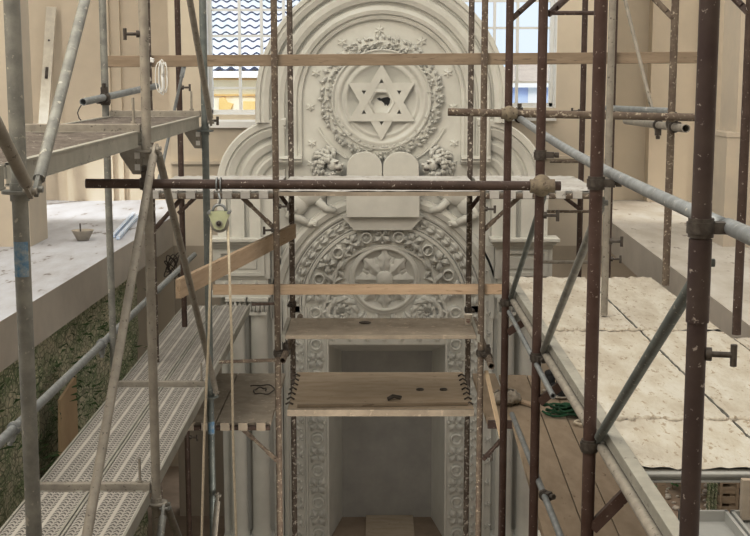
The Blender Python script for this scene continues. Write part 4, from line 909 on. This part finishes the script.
# lower left wing of the central platform: two plates with claws
Yw0, Yw1 = K * 8.85, K * 10.35
for x0, x1, lab in ((-1.60, -1.215, 'dusty plate beside the steel walkway, left part of the lower wing platform'), (-1.205, FX[1] - .05, 'dusty plate left of the front left pole, with dark wires lying on it')):
    r = empty('scaffold_deck', ((x0 + x1) / 2, (Yw0 + Yw1) / 2, zl - .05), lab, 'scaffold deck')
    MB().box(x0, x1, Yw0, Yw1, zl - .04, zl - .003).build('deck_panel', 'cem', r)
    for k in range(3):
        x = x0 + (x1 - x0) * (k + .5) / 3; q = MB(); q.box(x - .035, x + .035, Yw0 - .045, Yw0 + .04, zl - .012, zl + .006); q.box(x - .035, x + .035, Yw0 - .05, Yw0 - .04, zl - .055, zl + .006); q.build('hook', 'cem', r)
    q = MB(); q.tube((x0, Yw0 - .022, zl - .04), (x1, Yw0 - .022, zl - .04), .02, 12); q.build('front_bar', 'rust_d', r)
p = atz(262, 392, zl); mb = MB()
pts = [Vector((.03 * math.cos(t * .9) * (1 + t * .35), .05 * math.sin(t * .9) * (1 + .3 * t), .01 + .012 * math.sin(t * 2.1) ** 2)) for t in [i * .25 for i in range(40)]]
mb.path([p + q for q in pts], .006, 6); tag(mb.build('tie_wire', 'dark', None, p), 'tangle of dark tie wire on the plate left of doorway', 'wire')
brace(at(245, 431, K * 8.95), at(275.5, 459, K * 8.98), 'rust_t', 'brown knee brace under the lower wing left of the doorway', r=.014); brace(at(503, 438, K * 8.95), at(484.5, 458, K * 8.98), 'rust_d', 'dark knee brace under the lower wing right of the doorway', r=.014)
# right wing and brown floor planks
r = empty('wing_platform', (.98, K * 9.6, zl - .05), 'small wooden platform right of the front right pole', 'platform')
MB().box(FX[2] + .05, 1.06, K * 8.9, K * 10.35, zl - .045, zl - .004).build('plank', 'wood_y', r)
MB().box(FX[2] + .05, 1.06, K * 8.87, K * 8.9, zl - .06, zl).build('front_edge', 'rust_d', r)
for i, (x0, x1, lab) in enumerate(((1.07, 1.31, 'brown floor plank nearest the ark at bottom right'), (1.318, 1.50, 'narrow brown floor plank in the middle at bottom right'), (1.508, 1.80, 'wide brown floor plank under the white deck edge'))):
    mb = MB(); sh = -.13
    Y0, Y1 = K * 5.6, K * 10.3; z0, z1 = zl - .045, zl - .003 - .004 * i
    mb.hexa([(x0 + sh, Y0, z0), (x1 + sh, Y0, z0), (x1 + .02, Y1, z0), (x0 + .02, Y1, z0), (x0 + sh, Y0, z1), (x1 + sh, Y0, z1), (x1 + .02, Y1, z1), (x0 + .02, Y1, z1)])
    tag(bev(mb.build('floor_plank', 'wood_y', None, Vector(((x0 + x1) / 2, K * 8, zl))), .004), lab, 'plank')
# things lying on the planks
p = atz(506, 405, zl); mb = MB()
for k in range(7): mb.ell(p + Vector((random.uniform(-.07, .07), random.uniform(-.03, .05), .05 + random.uniform(-.01, .03))), (random.uniform(.05, .08), .06, random.uniform(.035, .055)), 12, 8)
mb.v = [v + Vector((random.uniform(-.016, .016), random.uniform(-.016, .016), random.uniform(-.012, .016))) for v in mb.v]
tag(mb.build('crumpled_sack', 'bag', None, p), 'crumpled grey sack on the planks behind slim brown pole', 'sack')
tag(MB().bar(at(486, 371, K * 9.05), at(502, 440, K * 8.7), .03, .018).build('leaning_lath', 'lath', None, at(502, 440, K * 8.7)), 'pale lath leaning against the front right pole', 'lath')
p = atz(526, 405, zl); tag(MB().bar(p + Vector((-.05, .07, .015)), p + Vector((.06, -.07, .015)), .06, .02).build('wood_offcut', 'wood', None, p), 'small orange wood offcut beside the grey sack', 'offcut')
# a pair of black work gloves/boots by the deck: one dark boot with a pale sole
def boot(u, v, rz, lab):
    p = atz(u, v, zl); r = empty('work_boot', p, lab, 'boot'); Rm = Matrix.Rotation(R(rz), 3, 'Z')
    mb = MB()
    for c, rad in (((0, 0, .05), (.05, .045, .05)), ((.06, 0, .045), (.06, .042, .04)), ((.12, 0, .04), (.055, .045, .034)), ((-.01, 0, .11), (.045, .04, .07)), ((-.015, 0, .16), (.043, .038, .03))): mb.ell(p + Rm @ Vector(c), rad, 12, 8, Rm)
    mb.build('upper', 'black', r, p); mb = MB()
    for c, rad in (((.02, 0, .012), (.10, .048, .013)), ((.11, 0, .012), (.07, .05, .013))): mb.ell(p + Rm @ Vector(c), rad, 14, 6, Rm)
    mb.build('sole', 'bag', r, p)
boot(551, 392, -15, 'black work boot on the planks, standing nearer the ark'); boot(562, 398, 10, 'black work boot on the planks, lying in front of its mate')
p = atz(566, 413, zl); mb = MB(); random.seed(5)
for k in range(11):
    c = Vector((random.uniform(-.08, .08), random.uniform(-.10, .10), .02 + .012 * (k % 5))); ra, rb2, ph = random.uniform(.07, .14), random.uniform(.05, .10), random.uniform(0, 3)
    mb.path([p + c + Vector((ra * math.cos(t + ph), rb2 * math.sin(t), .012 * math.sin(3 * t))) for t in [i * .4 for i in range(17)]], .009, 6)
tag(mb.build('green_cord', 'greenrope', None, p), 'tangled heap of dark green cord on the brown planks', 'cord')
p = atz(588, 424, zl); mb = MB()
mb.path([p + Vector((.10 * math.cos(t), .07 * math.sin(t), .012)) for t in [i * .35 for i in range(17)]], .012, 6); tag(mb.build('cord_loop', 'rope', None, p), 'pale loop of cord beside the green cord heap', 'cord')
# ------------------------------------------------------------------ pulley and ropes on the dark tube
pY = K * 6.03
pul = empty('pulley', at(219, 230, pY), 'pale green pulley block hanging from the long dark tube', 'pulley')
c = at(219.5, 223, pY); s = pY / F
def trap(Y0, Y1, m, nm):
    pts = [(c.x - 11.2 * s, c.z + 10.5 * s), (c.x - 10.5 * s, c.z + 12 * s), (c.x + 10.5 * s, c.z + 12.4 * s), (c.x + 11.2 * s, c.z + 11 * s), (c.x + 5 * s, c.z - 5 * s), (c.x + 2 * s, c.z - 6.5 * s), (c.x - 2 * s, c.z - 6.5 * s), (c.x - 5 * s, c.z - 5 * s)]
    mb = MB(); mb.poly(pts, Y0, Y1); return fixn(mb.build(nm, m, pul, c))
trap(pY - .022, pY - .016, 'pulley', 'cheek_plate'); trap(pY + .016, pY + .022, 'pulley', 'cheek_plate')
def wheel(mb, prof, n=24):
    k = len(prof); vs = [c + Vector((r_ * math.cos(2 * math.pi * i / n), y_, r_ * math.sin(2 * math.pi * i / n))) for i in range(n) for r_, y_ in prof]
    mb.add(vs, [(i * k + j, i * k + j + 1, ((i + 1) % n) * k + j + 1, ((i + 1) % n) * k + j) for i in range(n) for j in range(k - 1)], True)
mb = MB(); wheel(mb, [(0, -.014), (9.2 * s, -.014), (9.5 * s, -.01), (8 * s, 0), (9.5 * s, .01), (9.2 * s, .014), (0, .014)]); mb.build('sheave', 'chan', pul, c)
mb = MB(); wheel(mb, [(0, -.036), (1.6 * s, -.036), (1.7 * s, -.028), (3.0 * s, -.028), (3.2 * s, -.022)]); mb.build('axle', 'dark', pul, c)
mb = MB(); wheel(mb, [(3.2 * s, -.022), (3.3 * s, -.03), (2.5 * s, -.032), (2.4 * s, -.027)]); mb.build('bearing_ring', 'chan', pul, c)
mb = MB(); hk = [c + Vector((6.5 * s * math.cos(R(a)), 0, 12 * s + 6.5 * s * math.sin(R(a)))) for a in range(0, 181, 15)]; mb.path(hk, .007, 8)
for q in (-10, 10): mb.tube(c + Vector((q * s, -.03, 11 * s)), c + Vector((q * s, .03, 11 * s)), .009, 8)
top_ = at(217, 184, K * 6.1)
mb.path([c + Vector((0, 0, 18 * s)), c + Vector((.006, 0, 24 * s)), c + Vector((-.004, .01, 30 * s))], .006, 6)
mb.path([top_ + Vector((0, .031 * math.cos(R(a)), .031 * math.sin(R(a)))) for a in range(0, 361, 20)], .005, 6); mb.path([top_ + Vector((.02, .031 * math.cos(R(a)), .033 * math.sin(R(a)))) for a in range(0, 361, 20)], .004, 6)
mb.build('hanger_wire', 'galv_l', pul, c)
for u0, v0, u1, nm in ((211.3, 224, 201.5, 'left'), (227.8, 224, 236.5, 'right')):
    a = at(u0, v0, pY); b = at(u1, 545, pY); b.y = a.y + (-.1 if nm == 'left' else 0.0); b = Vector((b.x, a.y, b.z))
    tag(MB().path([a, a.lerp(b, .33) + Vector((.004, 0, 0)), a.lerp(b, .66) - Vector((.003, 0, 0)), b, b + Vector((0, 0, -1.2))], .0068, 8).build('hoist_rope', 'rope', None, a), nm + ' fall of the cream hoist rope hanging from the pulley', 'rope')
# wire coil on the end of the long board
p = at(160, 80, K * 8.9); mb = MB(); random.seed(3)
for k in range(6):
    ra, rb2, dx = random.uniform(.02, .045), random.uniform(.08, .13), random.uniform(-.02, .03)
    mb.path([p + Vector((dx + ra * math.cos(t) + .02 * math.sin(t * .5), -.02 + .006 * k, .02 + rb2 * math.sin(t))) for t in [i * .4 for i in range(17)]], .004, 6)
mb.path([p + Vector((-.055 + .012 * math.cos(t * 3), .0, .13 + .03 * t / 6)) for t in [i * .3 for i in range(20)]], .008, 6)
tag(mb.build('wire_coil', 'white', None, p), 'coil of white wire hung on the board behind second left pole', 'wire')
p = at(78, 107, K * 7.95); mb = MB(); mb.path([at(u, v, K * 7.95) for u, v in ((82, 104), (79, 109), (77.5, 113), (79, 118), (82, 121.5))], .0035, 6); tag(mb.build('loose_wire', 'dark', None, p), 'thin loose wire hanging from the open tube end', 'wire')
# ------------------------------------------------------------------ things on the left gallery
a, b = atz(40, 222, ZG) , at(51.5, 7, YB - .14)
yl = YB - .30
lv = empty('straightedge', at(42, 200, yl), 'long whitened aluminium straightedge leaning on the cream wall', 'straightedge')
top_, bot = at(51.5, 7, YB - .16), at(38, 205, YB - .62); bot.z = ZG + .002
d = (top_ - bot); mb = MB(); mb.bar(bot, top_, .125, .03, up=Vector((0, -1, .1))); o = bev(mb.build('bar', 'straight', lv), .005)
p = bot + d * .665; mb = MB(); dn = d.normalized(); f_ = Vector((0, -1, .1)).normalized() * .017
mb.path([p + f_ - dn * .07, p + f_ + dn * .07], .018, 10); mb.build('hand_slot', 'dark', lv)
mb = MB(); p = bot + d * .83; mb.ell(p + f_, (.012, .006, .012), 10, 6); mb.build('hole', 'dark', lv)
p = atz(83, 240.5, ZG); bw = empty('plaster_bowl', p, 'grey plaster bowl with a stick in it on the left gallery floor', 'bowl')
mb = MB(); mb.lathe([(0, .003), (.055, .003), (.105, .10), (.108, .102), (.10, .10), (.05, .015), (0, .015)], p, 24); mb.build('basin', 'bag', bw, p)
MB().tube(p + Vector((-.02, 0, .012)), p + Vector((-.028, .02, .165)), .007, 8).build('stick', 'dark', bw, p)
for i, (u0, v0, u1, v1) in enumerate(((113, 238, 134, 215), (118, 240, 138, 217.5))):
    a, b = atz(u0, v0, ZG), atz(u1, v1, ZG); tag(MB().bar(a + Vector((0, 0, .02)), b + Vector((0, 0, .02)), .035, .03).build('aluminium_profile', 'bluefilm', None, a), ('blue-filmed profile on the left gallery floor, on the wall side' if i == 0 else 'blue-filmed profile on the left gallery floor, along the slab edge'), 'metal profile')
# green netting under the left gallery
mb = MB(); ny, nz = 90, 34; vs = []
for j in range(nz + 1):
    for i in range(ny + 1):
        Y = 4.6 + 8.4 * i / ny; z = ZS + .02 - (ZS - .0) * j / nz
        X = -2.79 + .0277 * Y + .06 * math.sin(Y * 3.1) * (j / nz) + .05 * math.sin(Y * 7.3 + j * .3) * (j / nz) + random.uniform(-.012, .012) - .03
        vs.append((X, Y, z))
mb.add(vs, [(j * (ny + 1) + i, j * (ny + 1) + i + 1, (j + 1) * (ny + 1) + i + 1, (j + 1) * (ny + 1) + i) for j in range(nz) for i in range(ny)], True)
tag(mb.build('debris_netting', 'net', None, Vector((-2.6, 8.5, 0))), 'green debris netting hanging below the left gallery edge', 'netting')
mb = MB(); random.seed(11)
for k in range(700):
    Y = random.gauss(10.0, 1.1); z = random.uniform(1.0, ZS - .05); X = -2.74 + .0277 * Y + random.uniform(-.02, .10); l = random.uniform(.06, .20)
    dx, dy = random.uniform(-.03, .06), random.choice((-1, 1)) * l
    mb.add([(X, Y, z), (X + dx, Y + dy * .5, z + random.uniform(-.008, .014)), (X + dx * 1.5, Y + dy, z + random.uniform(-.05, .03)), (X + dx, Y + dy * .5, z - .012)], [(0, 1, 2, 3)])
o = tag(mb.build('net_fronds', 'strand', None, Vector((-2.5, 10, 1))), 'ragged green strands hanging over the netting below the left gallery', 'strands', kind='stuff')
x_ = -2.40; zt_ = at(74, 394, 9.6).z
mb = MB(); mb.hexa([(x_, 9.15, .3), (x_ + .02, 9.15, .3), (x_ + .02, 9.95, .3), (x_, 9.95, .3), (x_, 9.42, zt_), (x_ + .02, 9.42, zt_), (x_ + .02, 9.95, zt_ + .06), (x_, 9.95, zt_ + .06)]); a = Vector((0, 0, zt_))
tag(mb.build('tan_board', 'ply', None, Vector((x_, 8.5, a.z - 1))), 'narrow tan board standing against the green netting beside the walkway', 'board')
# rope/cable bundle on the gallery end below
p = at(173, 266, YW - .15); mb = MB()
for k in range(6): mb.path([p + Vector(((.05 + .02 * (k % 3)) * math.cos(t + k), -.015 * k, (.10 + .03 * (k % 2)) * math.sin(t) + .04 * math.cos(t * .5 + k))) for t in [i * .4 for i in range(16)]], .007, 6)
tag(mb.build('cable_bundle', 'dark', None, p), 'dark cable bundle hung on the wall under the left gallery', 'cable')
# ------------------------------------------------------------------ under the right gallery
def G(u, v): return atz(u, v, 0)
for u, v, w, m_, lab in ((660.5, 505, .085, 'wood_g', 'dark timber post under the right gallery, first seen below the deck'), (732, 513, .10, 'wood_g', 'timber post with a side arm under the right gallery, farther right')):
    p = G(u, v); r = empty('timber_post', p, lab, 'post'); MB().box(p.x - w / 2, p.x + w / 2, p.y - w / 2, p.y + w / 2, 0, ZS).build('shaft', m_, r, p)
    MB().box(p.x - w, p.x + w, p.y - w, p.y + w, 0, .04).build('foot', m_, r, p)
    if u > 700: MB().bar(p + Vector((.04, -.06, .30)), p + Vector((.28, -.06, .05)), .05, .05).build('arm', 'dark', r, p)
p = G(672, 489); sh = empty('leafy_shrub', p, 'small green leafy plant under the right gallery', 'plant'); mb = MB()
for k in range(90):
    q = p + Vector((random.gauss(0, .15), random.gauss(0, .12), random.uniform(.03, .42))); a = random.uniform(0, 6.3); l = random.uniform(.05, .10); d = Vector((math.cos(a), math.sin(a), random.uniform(-.3, .5))) * l; n_ = Vector((-math.sin(a), math.cos(a), .3)) * l * .3
    mb.add([q, q + d * .5 + n_, q + d, q + d * .5 - n_], [(0, 1, 2, 3)])
mb.build('foliage', 'leaf', sh, p); MB().tube(p, p + Vector((0, 0, .35)), .012, 6).build('stem', 'wood_g', sh, p)
p = G(703, 506); ch = empty('folding_chair', p, 'black tubular folding chair under the right gallery', 'chair'); 
for dx in (-.2, .2):
    MB().path([p + Vector((dx, -.18, .0)), p + Vector((dx, .05, .42)), p + Vector((dx, .16, .82))], .016, 8).build('frame_leg', 'black', ch, p); MB().path([p + Vector((dx, .2, .0)), p + Vector((dx, -.12, .44))], .016, 8).build('frame_leg', 'black', ch, p)
MB().box(p.x - .2, p.x + .2, p.y - .16, p.y + .16, .43, .46).build('seat', 'bag', ch, p); MB().box(p.x - .2, p.x + .2, p.y + .10, p.y + .13, .60, .82).build('backrest', 'bag', ch, p)
p = G(713, 512); mb = MB(); n = 24
vs = []
for j in range(12):
    for i in range(n + 1): vs.append(p + Vector((-.08 + .17 * i / n, .04 * math.sin(i * 1.1) + .01 * j % .03, .9 * j / 11)))
mb.add(vs, [(j * (n + 1) + i, j * (n + 1) + i + 1, (j + 1) * (n + 1) + i + 1, (j + 1) * (n + 1) + i) for j in range(11) for i in range(n)], True)
tag(mb.build('net_roll', 'net', None, p), 'rolled green netting standing under the right gallery', 'netting')
p = G(724, 512); cr = empty('wooden_crate', p, 'slatted wooden crate under the right gallery between net roll and post', 'crate')
for k in range(4): MB().box(p.x - .09, p.x + .12, p.y - .10, p.y + .12, .02 + .12 * k, .10 + .12 * k).build('slat', 'wood_g', cr, p)
for dx in (-.09, .10): MB().box(p.x + dx, p.x + dx + .03, p.y - .12, p.y - .10, 0, .5).build('corner_batten', 'wood_g', cr, p)
mb = MB(); random.seed(2)
for k in range(60):
    q = G(random.uniform(660, 735), random.uniform(485, 512)); s_ = random.uniform(.015, .05); mb.ell(q + Vector((0, 0, s_ * .4)), (s_, s_ * random.uniform(.6, 1.2), s_ * .6), 6, 5)
tag(mb.build('rubble', 'slab', None, G(690, 500)), 'scattered rubble on the ground under the right gallery', 'rubble', kind='stuff')
# pinkish board at the deck's right end
a = at(739, 476, K * 4.02); b = at(765, 515, K * 4.02)
tag(MB().box(a.x, b.x, K * 4.02 - .05, K * 4.02 - .02, b.z, a.z).build('hanging_board', 'cem', None, b), 'pinkish brown board hanging at the right end of the steel channel', 'board')
GROUPS = {'scaffold pole': 'upright scaffold poles', 'scaffold brace': 'slanting scaffold braces', 'scaffold tube': 'horizontal scaffold tubes', 'scaffold transom': 'deck cross bars of the left tower', 'bracket': 'slotted deck brackets', 'strut': 'struts under the white deck', 'board': 'loose wooden boards', 'plaster': 'dried plaster ridges', 'tray': 'steel trays at bottom right', 'ring': 'dark rings on the doorway platform', 'rope': 'hoist ropes', 'boot': 'work boots', 'metal profile': 'blue-filmed profiles', 'post': 'timber posts under the right gallery', 'house': 'houses outside the windows'}
for o in bpy.data.objects:
    if o.parent is None and o.get('category') and 'group' not in o:
        if o.name.startswith('perforated_deck'): o['group'] = 'perforated steel walkway planks'
        elif o.name.startswith('floor_plank'): o['group'] = 'brown floor planks'
        elif o['category'] == 'scaffold deck':
            o['group'] = 'plaster-crusted white deck plates' if 'plaster-crusted' in o['label'] else ('upper left decks' if 'upper' in o['label'] else ('lower wing plates' if 'plate' in o['label'] else 'decks in front of the tablets'))
        elif o['category'] in GROUPS and o.name != 'net_roll': o['group'] = GROUPS[o['category']]
# ================================================================== LIGHT
w = bpy.data.worlds.new('sky'); SC.world = w; w.use_nodes = True; nt = w.node_tree; bg = nt.nodes['Background']
tc = nt.nodes.new('ShaderNodeTexCoord'); sp = nt.nodes.new('ShaderNodeSeparateXYZ'); rp = nt.nodes.new('ShaderNodeValToRGB')
nt.links.new(tc.outputs['Generated'], sp.inputs[0]); nt.links.new(sp.outputs[2], rp.inputs['Fac'])
rp.color_ramp.elements[0].position = 0.0; rp.color_ramp.elements[0].color = (0.74, 0.86, 1.0, 1)
rp.color_ramp.elements[1].position = 0.45; rp.color_ramp.elements[1].color = (1.0, 0.97, 0.91, 1)
nt.links.new(rp.outputs['Color'], bg.inputs['Color']); bg.inputs['Strength'].default_value = 1.1
def area(name, loc, target, size, power, col, sy=None):
    l = bpy.data.lights.new(name, 'AREA'); l.energy = power; l.color = col; l.size = size; l.shape = 'RECTANGLE'; l.size_y = sy or size
    o = bpy.data.objects.new(name, l); COL.objects.link(o); o.location = loc; o.rotation_euler = (Vector(target) - Vector(loc)).to_track_quat('-Z', 'Y').to_euler(); return o
area('outside_daylight', (-2, 19, 11), (-3, 27, 4.5), 4, 900, (1, 0.98, 0.95))
area('ark_fill_light', (-.2, 8.2, 1.7), (0.1, 12.8, 2.0), .6, 24, (1, .95, .86))  # added fill lamp lifting the lower ark, not a fixture of the hall
area('under_gallery_fill', (3.6, 13.2, ZS - .1), (3.6, 13.2, 0), .8, 45, (1, .93, .82))  # extra lamp added to brighten the dim ground beneath the right gallery
area('upper_window_light', (-4.5, 2.0, 10.5), (.5, 12, 4), 5, 420, (1, .94, .84))  # invented soft lamp high above the hall, no window is built there
def spot(name, loc, target, power, ang, col):
    l = bpy.data.lights.new(name, 'SPOT'); l.energy = power; l.color = col; l.spot_size = R(ang); l.spot_blend = .6; l.shadow_soft_size = .3
    o = bpy.data.objects.new(name, l); COL.objects.link(o); o.location = loc; o.rotation_euler = (Vector(target) - Vector(loc)).to_track_quat('-Z', 'Y').to_euler()
spot('left_gallery_daylight', (-6.3, 13.6, 8.5), (-3.3, 15.3, ZG), 1500, 26, (1, .97, .93))
spot('right_gallery_daylight', (6.3, 13.6, 8.5), (3.4, 15.0, ZG), 700, 26, (1, .95, .88))
SC.view_settings.view_transform = 'Standard'; SC.view_settings.look = 'None'; SC.view_settings.exposure = 0.06
SC.view_settings.use_curve_mapping = True
cm_ = SC.view_settings.curve_mapping; cv_ = cm_.curves[3]
cv_.points.new(0.25, 0.205); cv_.points.new(0.70, 0.755); cm_.update()
